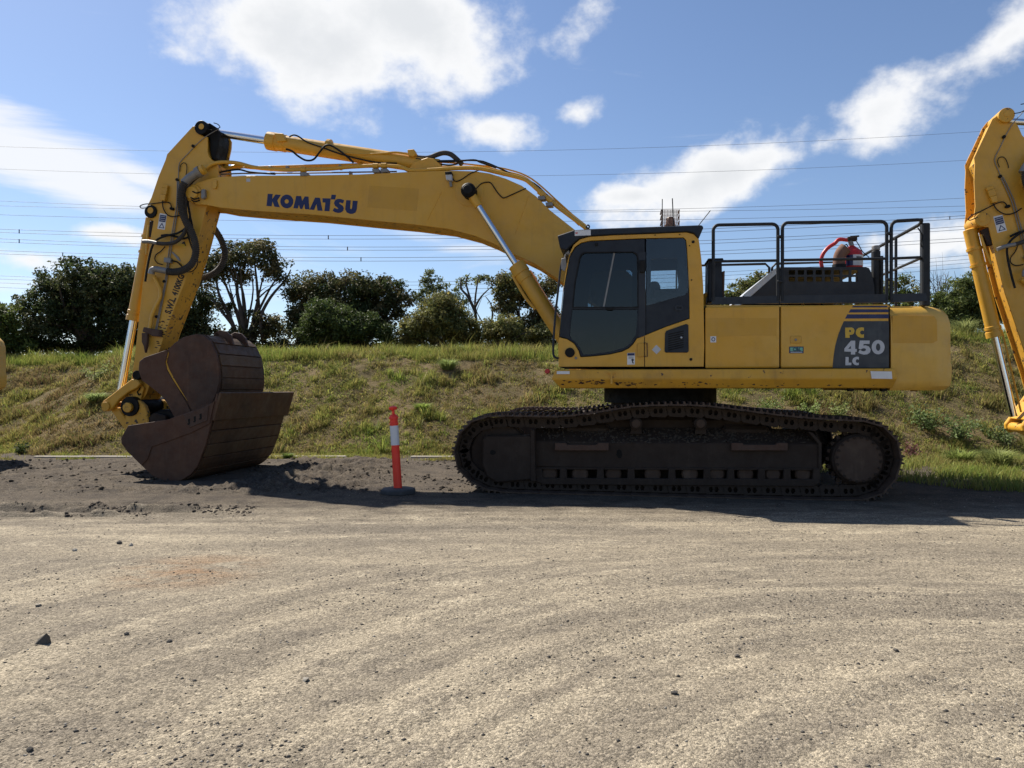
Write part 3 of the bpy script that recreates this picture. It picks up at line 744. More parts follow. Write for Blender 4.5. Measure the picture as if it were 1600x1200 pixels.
tree('leafy_shrub', 'large rounded olive green shrub left of the dead branches', 690,
     [(690, 500, 46, 34), (715, 510, 34, 30), (660, 515, 34, 24), (690, 480, 26, 20), (640, 525, 20, 14), (735, 525, 20, 14)], 22.5, 400, 42, 0.064, OL, 0.24, 0.07, 8, seed=8, group='shrubs on the bank')
tree('feathery_tree', 'thin feathery green tree top rising behind the olive shrub', 680,
     [(665, 445, 20, 14), (690, 450, 26, 16), (655, 460, 18, 12), (710, 465, 22, 18), (667, 428, 8, 8), (690, 480, 34, 22), (735, 440, 22, 10), (760, 437, 12, 6)] + UNDER(640, 780), 25, 130, 34, 0.066, [(0.075, 0.095, 0.035), (0.09, 0.105, 0.045)], 0.20, 0.06, 10, seed=9, twig=1,
     extra=[([(700, 530), (690, 480), (672, 440), (655, 430)], .05), ([(715, 470), (700, 455), (680, 440)], .03)])
tree('dead_tree', 'dead leafless grey branches standing beyond the olive shrub', 742,
     [(742, 470, 30, 30)], 24, 8, 0, 0.05, OL, 0.1, 0.05, 3, bark='bark', seed=10, twig=2,
     extra=[([(748, 545), (745, 510), (742, 470), (748, 430)], .07), ([(744, 490), (732, 465), (720, 450), (721, 434)], .06), ([(742, 480), (752, 462), (768, 448)], .05), ([(750, 545), (757, 515), (746, 490)], .05), ([(755, 520), (768, 500), (768, 478), (758, 462)], .045), ([(735, 468), (728, 440), (735, 428)], .04)])
tree('scrub_tree', 'scraggly brown green tree partly hidden by the boom cylinder, next to the cab', 815,
     [(790, 445, 26, 20), (820, 455, 30, 26), (845, 480, 26, 26), (790, 475, 22, 22), (860, 445, 18, 18), (830, 515, 40, 22), (780, 520, 26, 18), (870, 510, 24, 26)] + UNDER(770, 900), 23.5, 440, 38, 0.07, BR + OL, 0.24, 0.07, 14, seed=11, twig=1,
     extra=[([(820, 540), (812, 500), (800, 460), (785, 430)], .06), ([(825, 540), (835, 490), (850, 450), (868, 420)], .06), ([(815, 520), (800, 500), (785, 480)], .04)])
tree('leafy_shrub', 'light olive shrub at the foot of the scraggly tree near the cab', 780,
     [(785, 510, 28, 20), (765, 522, 22, 12), (810, 525, 24, 12), (845, 522, 24, 16)], 22.3, 150, 40, 0.06, OL, 0.2, 0.05, 6, seed=12, group='shrubs on the bank')
tree('evergreen_tree', 'tree top showing between handrails just right of the cab', 1170,
     [(1165, 448, 26, 15), (1190, 440, 22, 12), (1145, 465, 24, 14), (1180, 480, 60, 25), (1115, 478, 25, 15), (1200, 500, 80, 25)], 25, 230, 42, 0.075, OL + GR, 0.24, 0.09, 8, seed=13)
tree('evergreen_tree', 'bushy tree seen through the rear corner handrail of the platform', 1405,
     [(1400, 450, 24, 18), (1425, 462, 24, 18), (1375, 465, 26, 18), (1340, 480, 50, 22), (1400, 485, 50, 24), (1280, 500, 80, 30)], 24.5, 240, 42, 0.072, OL + GR, 0.24, 0.09, 8, seed=14)
tree('bare_tree', 'small bare twiggy tree just right of the platform post', 1470,
     [(1465, 425, 26, 18), (1480, 430, 18, 14), (1455, 445, 20, 16)], 24, 26, 0, .05, OL, .1, 0.035, 22, bark='bark', seed=15, twig=3)
tree('leafy_shrub', 'dense mid green shrub on the bank between counterweight and right digger', 1510,
     [(1505, 470, 36, 36), (1535, 462, 38, 38), (1480, 486, 30, 28), (1560, 470, 32, 34), (1600, 475, 40, 34), (1500, 505, 50, 14)], 21.5, 560, 44, 0.058, [(0.060, 0.080, 0.022), (0.075, 0.092, 0.028), (0.048, 0.064, 0.02)], 0.22, 0.07, 9, seed=16, group='shrubs on the bank')
tree('leafy_shrub', 'green shrub on the bank beyond the right digger arm', 1640,
     [(1640, 470, 60, 40), (1700, 480, 60, 35)], 22.5, 260, 42, 0.06, GR, 0.24, 0.07, 8, seed=17, group='shrubs on the bank')
# weeds on the slope
GRN = (0.13, 0.175, 0.045); PAL = (0.22, 0.25, 0.085); STR = (0.34, 0.30, 0.14); OLV = (0.15, 0.18, 0.05)
for (px, Y, n, h, sp, c, lab, br) in [
    (148, 18.4, 420, .50, .50, PAL, 'pale leafy weed on the crest below the dark round tree', True),
    (700, 18.2, 420, .30, .38, (0.22, 0.27, .09), 'grey green grass tuft high on the bank right of the bollard', False),
    (150, 16.8, 420, .26, .38, (0.22, 0.27, .10), 'long grass tuft on the bank just left of the bucket cylinder', False),
    (660, 16.2, 320, .20, .32, (0.20, .26, .06), 'bright green tuft on the bank right of the bollard top', False),
    (900, 15.6, 320, .40, .30, (0.08, .105, .03), 'dark leafy weed on the bank left of the slew ring', True),
    (1205, 15.3, 520, .50, .40, GRN, 'leafy green weed on the bank right of the slew ring', True),
    (1265, 15.2, 320, .35, .3, (0.14, .19, .05), 'light green weed under the counterweight', True),
    (1310, 15.0, 420, .45, .35, OLV, 'dark olive weed above the rear end of the track', True),
    (1450, 14.6, 520, .50, .55, (0.09, .13, .035), 'broad green weed patch on the bank behind the sprocket', True),
    (1500, 14.2, 620, .50, .55, (0.10, .14, .04), 'leafy weed patch left of the right digger linkage', True),
    (1570, 14.0, 520, .5, .5, (0.08, .11, .03), 'leafy weed below the right digger linkage', True),
    (1425, 13.4, 220, .32, .25, (0.11, .045, .035), 'reddish dry weed at the foot of the bank by the track', True),
    (33, 14.7, 200, .22, .16, (0.05, .07, .02), 'small dark weed at the foot of the bank far left', True),
    (450, 13.5, 240, .16, .16, GRN, 'small green tuft beside the concrete edging right of the bucket', False),
    (1560, 12.2, 500, .34, .4, PAL, 'tall pale grass at the bank foot in the right corner', False),
    (1500, 12.6, 420, .30, .4, (0.18, .22, .06), 'tall green grass at the bank foot right of the track', False),
    (1590, 19.0, 420, .6, .4, STR, 'dry straw stalks below the dense shrub', False),
    (1505, 18.6, 420, .5, .5, (0.2, .22, .08), 'tall pale grass right of the counterweight', False)]:
    tuft('weed', px, Y, n, h, sp, c, lab, br, 'weeds on the bank')

# concrete edging strip, broken, at the foot of the bank
def edging():
    root = None
    for k, (x0, x1) in enumerate(((-9.2, -6.9), (-6.85, -5.6), (-4.6, -3.2), (-1.95, -1.1), (-5.58, -4.65))):
        ym = 13.95
        za = float(ground_z(np.array([(x0 + x1) / 2]), np.array([ym]))[0])
        zt = max(0.0, za) + 0.030
        v = [(x, y, z) for x in (x0, x1) for y in (ym - .055, ym + .055) for z in (-0.1, zt)]
        f = [(0, 1, 3, 2), (4, 6, 7, 5), (0, 4, 5, 1), (2, 3, 7, 6), (0, 2, 6, 4), (1, 5, 7, 3)]
        me = bpy.data.meshes.new('edging_strip'); me.from_pydata(v, [], f); me.update(); fix_normals(me); bevel_me(me, .012)
        o = link_me('kerb', me, 'concrete'); o['kind'] = 'structure'
edging()

# ------------------------------------------------------------------ power lines
def wire_curve(p3, Y, dz=0.0):
    P = [Wp(x, y, Y) for x, y in p3]
    xs = [p.x for p in P]; zs = [p.z for p in P]
    co = np.polyfit(xs, zs, 2)
    co[0] = min(max(co[0], 0.00002), 0.004)
    # keep the sag but pass through the outer points
    A = np.array([[xs[0], 1], [xs[2], 1]]); r = np.array([zs[0] - co[0] * xs[0] ** 2, zs[2] - co[0] * xs[2] ** 2]); l = np.linalg.solve(A, r)
    X = np.linspace(-130, 130, 90)
    return [Vector((x, Y, co[0] * x * x + l[0] * x + l[1] + dz)) for x in X]
def power_line(label, curves, Y, r, spacers=()):
    root = empty('power_line', (0, Y, 0)); tag(root, label, 'power line', 'power lines across the sky')
    cs = []
    for c in curves:
        pts = [p - Vector((0, Y, 0)) for p in wire_curve(c, Y)]
        cs.append(pts); V, F = tube_geo(pts, r, 5); link_mesh('conductor', V, F, 'wire', root, smooth=True)
    for sx in spacers:
        X = (sx - 800) / FOC * Y
        za = [float(np.interp(X, [p.x for p in c], [p.z for p in c])) for c in cs]
        V, F = tube_geo([(X, 0, za[0] + .03), (X, 0, za[-1] - .03)], .05, 6); link_mesh('spacer', V, F, 'wire', root)
power_line('topmost single thin wire crossing the sky', [[(0, 229), (800, 236), (1425, 212)]], 75, .014)
power_line('second single thin wire from the top of the sky', [[(0, 264), (800, 275), (1425, 255)]], 75, .014)
power_line('thin wire pair just above the cab roof height', [[(0, 314), (800, 330), (1425, 313.5)], [(0, 321.5), (960, 331), (1425, 324)]], 70, .016)
power_line('single wire just under the thin pair at cab roof height', [[(0, 335.5), (500, 346), (1425, 333.5)]], 70, .016)
power_line('upper twin conductor line with spacers under the boom', [[(0, 358), (600, 368), (1425, 342)], [(0, 363), (600, 373.5), (1425, 346.5)]], 68, .020, (513, 1484, 30))
power_line('middle twin conductor line with spacers under the boom', [[(0, 373), (600, 386), (1425, 359)], [(0, 378), (600, 391), (1425, 364)]], 68, .020, (543, 30))
power_line('lower twin conductor line with spacers under the boom', [[(0, 391.5), (600, 402.5), (1425, 377)], [(0, 396.5), (600, 408), (1425, 382)]], 68, .020, (564, 98))
power_line('upper of the two low wire pairs just above the tree tops', [[(0, 431), (600, 441), (1425, 406)], [(0, 436), (600, 446), (1425, 412)]], 72, .017)
power_line('lowest wire pair skimming the tree tops', [[(0, 442), (600, 453), (1425, 418)], [(0, 449), (600, 460), (1425, 425)]], 72, .017)

# ================================================================== EXCAVATOR
root1 = empty('excavator', ORG, -TH)
tag(root1, 'large yellow tracked excavator with blue lettering on its boom, parked in the middle', 'excavator', 'excavators parked in a row')
ARM_PARTS = []        # parts that swing with the arm
R1 = root1

# ---------- tracks
def resample(pts, n):
    P = np.array([tuple(p) for p in pts]); P = np.vstack([P, P[:1]])
    s = np.concatenate([[0], np.cumsum(np.linalg.norm(np.diff(P, axis=0), axis=1))])
    t = np.linspace(0, s[-1], n + 1)[:-1]
    return np.stack([np.interp(t, s, P[:, k]) for k in range(P.shape[1])], -1), s[-1] / n
TB = -1.72           # outer edge of the near shoes
TPX = [(710, 706), (714, 686), (726, 668), (744, 656), (768, 651), (806, 651), (870, 652), (898, 650), (933, 645), (986, 636.5), (1037, 634), (1085, 634), (1121, 637),
       (1169, 643), (1240, 652), (1323, 658), (1360, 660), (1386, 671), (1402, 690), (1408, 716), (1402, 742), (1388, 763), (1366, 777), (1330, 780.5), (1240, 779.5),
       (1100, 776.5), (960, 773), (850, 770), (786, 768), (754, 762), (730, 748), (715, 730)]
path = smooth_path([U(x, y, TB) for x, y in TPX], 8, True)
path = [(p.x, p.z) for p in path]
# settle the lowest run on the yard
NSH = 52
sp, pitch = resample(path, NSH)
sp2, _ = resample(path, NSH * 2)
cen = sp.mean(0)
def shoe_mesh():
    h = pitch * 0.5; g = 0.034; t = 0.016
    prof = [(-h * .98, 0), (-h * .98, t * .4), (-h * .80, t), (-h * .72, t + g), (-h * .60, t + g), (-h * .54, t), (-h * .08, t), (-h * .04, t + g), (h * .08, t + g), (h * .14, t), (h * .58, t), (h * .64, t + g), (h * .78, t + g), (h * .86, t), (h * 1.12, t + .010), (h * 1.14, 0.006), (h * .9, -0.004)]
    n = len(prof); V = [(x, -0.35, z) for x, z in prof] + [(x, 0.35, z) for x, z in prof]
    F = [tuple(range(n)), tuple(reversed(range(n, 2 * n)))] + [(i, (i + 1) % n, (i + 1) % n + n, i + n) for i in range(n)]
    me = bpy.data.meshes.new('shoe'); me.from_pydata(V, [], F); me.update(); fix_normals(me); me.materials.append(MATS['track_steel']); return me
def link_mesh_track():
    h = pitch * 0.5
    out = [(-h * 1.1, -.015), (-h * 1.12, -.06), (-h * 1.0, -.11), (-h * .7, -.14), (h * .75, -.15), (h * 1.05, -.12), (h * 1.0, -.06), (h * .8, -.01)]
    hole = lambda cx: [(cx + .027 * math.cos(a), -.068 + .036 * math.sin(a)) for a in [k * math.pi / 3 for k in range(6)]]
    o = plate_az('track_link', out, [hole(-h * .30), hole(h * .30)], -0.16, -0.10, 'frame_steel', None)
    me = o.data; bpy.data.objects.remove(o); return me
ME_SHOE, ME_LINK = shoe_mesh(), link_mesh_track()
ME_LINK2 = ME_LINK.copy()
def track(b_center, side):
    # the part 'track' is the chain's continuous core; every shoe and link hangs on it
    V, F = [], []
    for i in range(NSH * 2):
        p, q = sp2[i - 1], sp2[(i + 1) % (NSH * 2)]; tn = (q - p) / np.linalg.norm(q - p); nr = np.array([-tn[1], tn[0]])
        if np.dot(sp2[i] - cen, nr) < 0: nr = -nr
        for bb_, dd_ in ((-.085, .03), (.085, .03), (.085, .10), (-.085, .10)):
            c = sp2[i] - nr * dd_; V.append((c[0], bb_, c[1]))
    m4 = NSH * 2
    for i in range(m4):
        j = (i + 1) % m4
        for k_ in range(4): F.append((4 * i + k_, 4 * i + (k_ + 1) % 4, 4 * j + (k_ + 1) % 4, 4 * j + k_))
    tr = link_mesh('track', V, F, 'frame_steel', R1); tr.location = (0, b_center, 0)
    for i in range(NSH):
        p, q = sp[i], sp[(i + 1) % NSH]; m_ = (p + q) / 2; tn = (q - p) / np.linalg.norm(q - p); nr = np.array([-tn[1], tn[0]])
        if np.dot(m_ - cen, nr) < 0: tn, nr = -tn, -nr; 
        ang = math.atan2(tn[1], tn[0]); 
        flip = (math.cos(ang) * nr[1] - math.sin(ang) * nr[0]) < 0
        # outward must be +z of the shoe
        if flip: ang += math.pi
        for nm, me in (('shoe', ME_SHOE), ('track_link', ME_LINK)):
            o = bpy.data.objects.new(nm, me); COL.objects.link(o); o.parent = tr
            off = 0.0
            o.location = (m_[0] + nr[0] * off, 0, m_[1] + nr[1] * off)
            o.rotation_euler = (0, -math.atan2(math.sin(ang), math.cos(ang)), 0)
    return tr
track(TB + 0.35, -1); track(-(TB + 0.35), 1)

def undercarriage(bo, near):
    # bo: shift across; the near side carries the details one can see
    k = lambda b: b + bo
    def pl(name, pts, b0, b1, mat, bev=.012): return plate_az(name, [az(*p, b0) for p in pts], [], k(b0), k(b1), mat, R1, bev)
    z0_, z1_, z2_ = U(1050, 733, -1.5).z, U(1050, 692.5, -1.5).z, U(1050, 670, -1.22).z
    al_, ar_ = U(833, 710, -1.5).x, U(1282, 710, -1.5).x
    pr_ = [(-1.50, z0_), (-1.50, z1_), (-1.24, z2_), (-1.02, z2_), (-1.02, z0_)]
    V = [(a_, k(b_), z_) for a_ in (al_, ar_) for b_, z_ in pr_]; n_ = len(pr_)
    me = bpy.data.meshes.new('track_frame'); me.from_pydata(V, [], [tuple(range(n_)), tuple(range(n_, 2 * n_))] + [(i, (i + 1) % n_, (i + 1) % n_ + n_, i + n_) for i in range(n_)]); me.update(); fix_normals(me); bevel_me(me, .012)
    link_me('track_frame', me, 'frame_steel', R1)
    pl('frame_end_plate', [(1262, 674), (1270, 676), (1284, 692), (1284, 734), (1279, 734), (1279, 694)], -1.53, -1.30, 'frame_steel', .004)
    pl('frame_edge', [(833, 730), (1283, 731.5), (1283, 735), (833, 733.5)], -1.525, -1.45, 'frame_steel', .003)
    pl('roller_shade_sheet', [(840, 733), (1278, 733), (1276, 758), (842, 757)], -1.22, -1.19, 'frame_steel', 0)  # added sheet that keeps the gaps between the rollers dark
    pl('idler_guard', [(753, 686), (760, 681), (829, 680), (832, 684), (832, 750), (776, 755), (760, 745), (753, 726)], -1.58, -1.44, 'frame_steel', .02)
    pl('frame_rib', [(829, 672), (835, 672), (837, 752), (829, 752)], -1.60, -1.46, 'frame_steel', .006)
    pl('roller_guard', [(837, 747), (1280, 749), (1282, 754), (1270, 760), (850, 757), (837, 752)], -1.56, -1.50, 'frame_steel', .006)
    for x in (842, 880, 938, 986, 1050, 1105, 1142, 1190, 1230, 1276):
        pl('guard_post', [(x - 5, 732), (x + 5, 732), (x + 6, 750), (x - 6, 750)], -1.55, -1.47, 'frame_steel', .004)
    c = U(780, 708, -1.6)
    disc_b('idler', 780, 708, k(-1.46), k(-1.28), 46, 'frame_steel', R1, 36, -1.46, .02)
    disc_b('idler_rim', 780, 708, k(-1.40), k(-1.34), 50, 'track_steel', R1, 36, -1.40, .01)
    if near:
        pl('guard_slot', [(766, 705), (769, 703), (773, 704), (775, 707), (773, 710), (769, 711), (766, 709)], -1.586, -1.575, 'grease', 0)
        pl('frame_slot', [(964, 704), (967, 702), (971, 704), (972, 711), (970, 716), (966, 716), (963, 711)], -1.506, -1.495, 'grease', 0)
        for (xa, xb) in ((867, 951), (1143, 1231)):
            pl('step', [(xa, 692), (xa + 17, 692), (xa + 19, 695), (xb - 19, 695), (xb - 17, 692), (xb, 692), (xb, 704), (xa, 704)], -1.56, -1.50, 'rust', .005)
    for x in (858, 906, 958, 1020, 1078, 1120, 1165, 1208, 1255):
        disc_b('track_roller', x, 741, k(-1.50), k(-1.20), 13, 'track_steel', R1, 16, -1.50, .02)
    for x in (994, 1095):
        disc_b('carrier_roller', x, 662, k(-1.52), k(-1.24), 10, 'frame_steel', R1, 18, -1.52, .015)
        disc_b('roller_cap', x, 662, k(-1.545), k(-1.52), 7, 'track_steel', R1, 16, -1.545, .006)
        pl('roller_bracket', [(x - 7, 664), (x + 7, 664), (x + 9, 678), (x - 9, 678)], -1.42, -1.34, 'frame_steel', 0)
    # sprocket: toothed wheel behind a bolted cover
    cs = U(1342, 718, -1.46); R_ = (U(1342 + 49, 718, -1.46) - cs).length
    teeth = []
    for i in range(22):
        for (da, rr) in ((-.09, .90), (-.045, 1.03), (.045, 1.03), (.09, .90)):
            a = 2 * math.pi * i / 22 + da; teeth.append((cs.x + R_ * rr * math.cos(a), cs.z + R_ * rr * math.sin(a)))
    plate_az('sprocket', teeth, [], k(-1.42), k(-1.34), 'track_steel', R1, 0)
    disc_b('final_drive', 1342, 718, k(-1.56), k(-1.2), 42, 'frame_steel', R1, 36, -1.56, .02)
    cv = disc_b('sprocket_cover', 1342, 718, k(-1.60), k(-1.56), 38, 'track_steel', R1, 40, -1.60, .008)
    if near:
        bolt = None
        for i in range(20):
            a = 2 * math.pi * i / 20 + .1; x, y = 1342 + 34.5 * math.cos(a), 718 + 34.5 * math.sin(a)
            if bolt is None: bolt = disc_b('bolt', x, y, k(-1.615), k(-1.60), 2.4, 'frame_steel', cv, 8, -1.60, .003); b0 = U(x, y, -1.60)
            else:
                o = bolt.copy(); COL.objects.link(o); o.parent = cv; p = U(x, y, -1.60); o.location = (p.x - b0.x, 0, p.z - b0.z)
undercarriage(0, True); undercarriage(2.74, False)
box('car_body', -1.25, 1.25, -1.2, 1.2, 0.50, 0.98, 'frame_steel', R1, .06)
for s in (-1, 1):
    box('car_body_leg', s * 1.0 - .3, s * 1.0 + .3, -1.3, 1.3, 0.42, 0.86, 'frame_steel', R1, .05)
sw = cylinder('slew_ring', (0, 0, .98), (0, 0, 1.17), 0.70, 'frame_steel', R1, 40)
cylinder('slew_bearing', (0, 0, 1.13), (0, 0, 1.36), 0.80, 'grease', R1, 40)
# dirt lying on the near track frame
def frame_dirt():
    V, F = [], []
    for i in range(900):
        px = random.uniform(840, 1270); p = U(px, 692.5, -1.5); t = random.random() ** .8
        zt_ = U(1050, 670, -1.22).z
        c = Vector((p.x, -1.5 + .27 * t, p.z + (zt_ - p.z) * t)); r = random.uniform(.008, .032) * (1 if px < 1150 else .7)
        k = len(V); V += [c + Vector((random.uniform(.6, 1.2) * r * math.cos(a), random.uniform(.6, 1.2) * r * math.sin(a), random.uniform(-.2, .2) * r)) for a in (0, 1.57, 3.14, 4.71)] + [c + Vector((0, 0, r * .8))]
        F += [(k, k + 1, k + 4), (k + 1, k + 2, k + 4), (k + 2, k + 3, k + 4), (k + 3, k, k + 4), (k + 3, k + 2, k + 1, k)]
    o = link_mesh('caked_dirt', V, F, 'mud', R1); o['kind'] = 'stuff'
paint('mud', (0.078, 0.062, 0.048), dirt=(0.05, 0.042, 0.035), rough=0.95, dirt_amt=0.7, bump=0.6, spec=0.15, streak=False)
frame_dirt()

# ---------- upper structure
HB = -1.50
def H(px, py): return U(px, py, HB)
aL, zB = H(862, 606).x, H(1100, 606.5).z
aCW0, aCW1 = H(1391, 577).x, H(1497, 577).x
zDeck = H(1200, 576).z; zTop = H(1200, 478).z
# skirt beam: upper upright strip, lower face sloping inwards
def beam(name, a0, a1, bn, sgn, parent, mat, cut):
    zt, zm, zb = zDeck - .005, H(1100, 592).z, zB
    prof = [(bn - .09 * 1, zt), (bn - .10, zm), (bn - .02, zb), (bn + .12, zb), (bn + .12, zt)]
    prof = [(bb if sgn < 0 else -bb, z) for bb, z in prof]
    V = []
    for e, a in enumerate((a0, a1)):
        for i, (bb, z) in enumerate(prof):
            V.append((a + (cut[e][i] if cut else 0), bb, z))
    n = len(prof)
    F = [tuple(range(n)), tuple(range(n, 2 * n))] + [(i, (i + 1) % n, (i + 1) % n + n, i + n) for i in range(n)]
    me = bpy.data.meshes.new(name); me.from_pydata(V, [], F); me.update(); fix_normals(me); bevel_me(me, .010)
    return link_me(name, me, mat, parent)
cut = ([.05, .0, .12, .12, .05], [0, .03, 0, 0, 0])
beam('skirt_beam', aL, aCW0 + .02, HB, -1, R1, 'yellow_skirt', cut)
beam('skirt_beam', aL, aCW0 + .02, HB, 1, R1, 'yellow_skirt', cut)
box('revolving_frame', aL + .25, aCW0 + .3, -1.36, 1.36, zB + .012, zDeck - .02, 'frame_steel', R1, .02)
plate('reflector', [(870, 580), (890, 580), (890, 584.5), (870, 584.5)], -1.606, -1.598, 'white_label', R1, bref=-1.6)
disc_b('marker_lamp', 855, 580, -1.45, -1.38, 4, 'red_paint', R1, 12)
plate('grab_lug', [(949, 580), (960, 580), (960, 583), (957, 584), (957, 600), (954, 600), (954, 584), (949, 583)], -1.625, -1.60, 'yellow_skirt', R1, bref=-1.6)
plate('white_sticker', [(1360, 580), (1393, 580.5), (1394, 592), (1362, 591.5)], -1.606, -1.598, 'white_label', R1, bref=-1.6)
def chips(name, par, boxes, b, mat, n, rmin, rmax, bref):
    V, F = [], []
    for (x0, x1, y0, y1, f) in boxes:
        for i in range(int(n * f)):
            cx, cy = random.uniform(x0, x1), random.uniform(y0, y1); r = random.uniform(rmin, rmax); k = len(V); m_ = 7
            for j in range(m_):
                a = 6.283 * j / m_; q = r * random.uniform(.4, 1.2); w = U(cx + 1.7 * q * math.cos(a), cy + .7 * q * math.sin(a), bref); V.append((w.x, b(w.z), w.z))
            F.append(tuple(range(k, k + m_)))
    me = bpy.data.meshes.new(name); me.from_pydata(V, [], F); me.update(); fix_normals(me)
    o = link_me(name, me, mat, par); o['kind'] = 'stuff'; return o
zm_, zb_ = H(1100, 592).z, zB
chips('rust_chips', R1, [(905, 945, 594, 601, .5), (962, 1015, 596, 602, .45), (878, 905, 595, 601, .15), (1015, 1110, 596, 603, .3), (1110, 1380, 600, 604, .3)], lambda z: -1.60 + .08 * min(1, max(0, (zm_ - z) / (zm_ - zb_))) - .006, 'rust', 45, .5, 2.6, -1.57)
# engine bay
a1 = H(1102, 500).x; a2 = H(1218.2, 500).x; a3 = H(1220.2, 500).x; a4 = H(1389, 500).x
box('engine_bay', a1 + .02, a4 + .03, -1.455, 1.455, zDeck - .01, zTop - .015, 'grease', R1, .01)
def door(name, x0, x1, b, mat='yellow', side=-1):
    return box(name, x0, x1, b if side < 0 else b - .045, b + .045 if side < 0 else b, zDeck + .008, zTop, mat, R1, .018, 2)
d1 = door('side_door', a1, a2, HB); d2 = door('side_door', a3, a4, HB)
door('side_door', a1 - 1.9, a2, -HB, side=1); door('side_door', a3, a4, -HB, side=1)
plate('repainted_patch', [(1104, 497), (1214, 497), (1213, 525), (1180, 524), (1104, 527)], HB - .0025, HB + .01, 'yellow_fresh', d1, bref=HB)
plate('hood_top', [(1104, 477), (1390, 477), (1390, 480), (1104, 480)], -1.46, 1.46, 'yellow_faded', R1, bref=-1.46)
# stickers and catch on the doors
def decal(name, pts, b, mat, parent, holes=(), th=.003, bref=None):
    return plate(name, pts, b - th, b + .001, mat, parent, holes, bref=b if bref is None else bref)
st = decal('sticker', [(1110, 525.6), (1119, 525.4), (1119, 535), (1110, 535)], HB, 'white_label', d1)
decal('sticker_ring', ell(1114.5, 530.2, 3, 3.2, 14), HB - .003, 'blue_decal', st, [ell(1114.5, 530.2, 2, 2.2, 14)], bref=HB)
ct = plate('door_catch', [(1235, 525), (1252, 525), (1252, 536.5), (1235, 536.5)], HB - .012, HB + .01, 'yellow_fresh', d2, bref=HB, bevel=.004)
disc_b('lock', 1243, 531, HB - .022, HB, 2, 'steel_grey', ct, 10, HB, .003)
dl = decal('label_plate', [(1233, 541.5), (1255.5, 541.5), (1255.5, 552), (1233, 552)], HB, 'blue_decal', d2)
decal('label_field', [(1234.5, 543), (1254, 543), (1254, 548.8), (1234.5, 548.8)], HB - .003, 'green_decal', dl, bref=HB)
decal('label_strip', [(1235, 549.8), (1253.5, 549.8), (1253.5, 551), (1235, 551)], HB - .003, 'silver_decal', dl, bref=HB)
Z2 = lambda pts: zz(pts, 1290, 470, 10.909)
for (nm, pts) in (('blue_stripe', [(468, 88), (1046, 86), (1060, 112), (448, 113)]), ('blue_stripe', [(425, 145), (1065, 145), (1074, 195), (393, 200)]), ('blue_stripe', [(370, 232), (1076, 230), (1078, 300), (332, 303)])):
    decal(nm, Z2(pts), HB, 'blue_decal', d2)
dg = decal('dark_panel', Z2([(310, 348), (1078, 345), (1076, 1140), (118, 1145), (135, 950), (165, 760), (215, 580), (265, 450)]), HB, 'grey_decal', d2)
P_ = [(330, 458), (440, 455), (475, 470), (492, 510), (480, 555), (450, 578), (405, 580), (408, 630), (335, 632)]
C_ = [(650, 458), (650, 515), (620, 505), (595, 515), (583, 540), (595, 568), (620, 578), (650, 568), (650, 628), (600, 632), (550, 610), (515, 570), (510, 530), (525, 490), (560, 462), (610, 452)]
F4 = [(430, 680), (502, 680), (502, 820), (527, 822), (527, 868), (502, 870), (502, 915), (430, 915), (430, 868), (318, 865), (318, 815)]
F5 = [(580, 678), (748, 678), (745, 735), (645, 735), (640, 765), (680, 760), (735, 780), (765, 830), (755, 880), (710, 912), (650, 918), (595, 905), (555, 885), (580, 835), (620, 858), (655, 862), (685, 845), (685, 820), (655, 808), (620, 815), (600, 830), (560, 815)]
L_ = [(338, 958), (390, 958), (390, 1055), (437, 1055), (437, 1098), (335, 1100)]
C2 = [(565, 958), (565, 1005), (540, 995), (520, 1003), (510, 1028), (520, 1052), (540, 1060), (565, 1052), (563, 1095), (525, 1100), (485, 1085), (455, 1050), (452, 1015), (468, 980), (500, 960), (535, 952)]
for (nm, pts, hl, mt) in (('letter_p', P_, [[(400, 495), (425, 500), (432, 517), (425, 533), (400, 535)]], 'gold_decal'), ('letter_c', C_, [], 'gold_decal'), ('digit_four', F4, [[(430, 765), (430, 818), (382, 818)]], 'silver_decal'),
                          ('digit_five', F5, [], 'silver_decal'), ('digit_zero', ell(893, 790, 110, 122, 28), [ell(893, 790, 38, 64, 20)], 'silver_decal'), ('letter_l', L_, [], 'silver_decal'), ('letter_c', C2, [], 'silver_decal')):
    decal(nm, Z2(pts), HB - .003, mt, dg, [Z2(h) for h in hl], bref=HB)
# small lettering helper using the built-in font, laid out in picture pixels
def text_on(name, s, org, along, h, b, mat, parent, bref=None, bold=0.03, stretch=1.0):
    cu = bpy.data.curves.new('txt', 'FONT'); cu.body = s; cu.size = 1.0; cu.offset = bold; cu.space_character = 1.05
    to = bpy.data.objects.new('txt', cu); COL.objects.link(to)
    dg_ = bpy.context.evaluated_depsgraph_get(); me = bpy.data.meshes.new_from_object(to.evaluated_get(dg_))
    bpy.data.objects.remove(to); bpy.data.curves.remove(cu)
    d = Vector(along).normalized(); up = Vector((d.y, -d.x))
    k = h / 0.70; r = b if bref is None else bref
    for v in me.vertices:
        q = Vector(org) + d * (v.co.x * k * stretch) + up * (v.co.y * k); w = U(q.x, q.y, r); v.co = (w.x, b - .0035, w.z)
    fix_normals(me)
    return link_me(name, me, mat, parent)
text_on('label_lettering', 'CBL', (1238.5, 548.4), (1, 0), 5, HB - .0065, 'blue_decal', dl, HB, .03, 1.0)
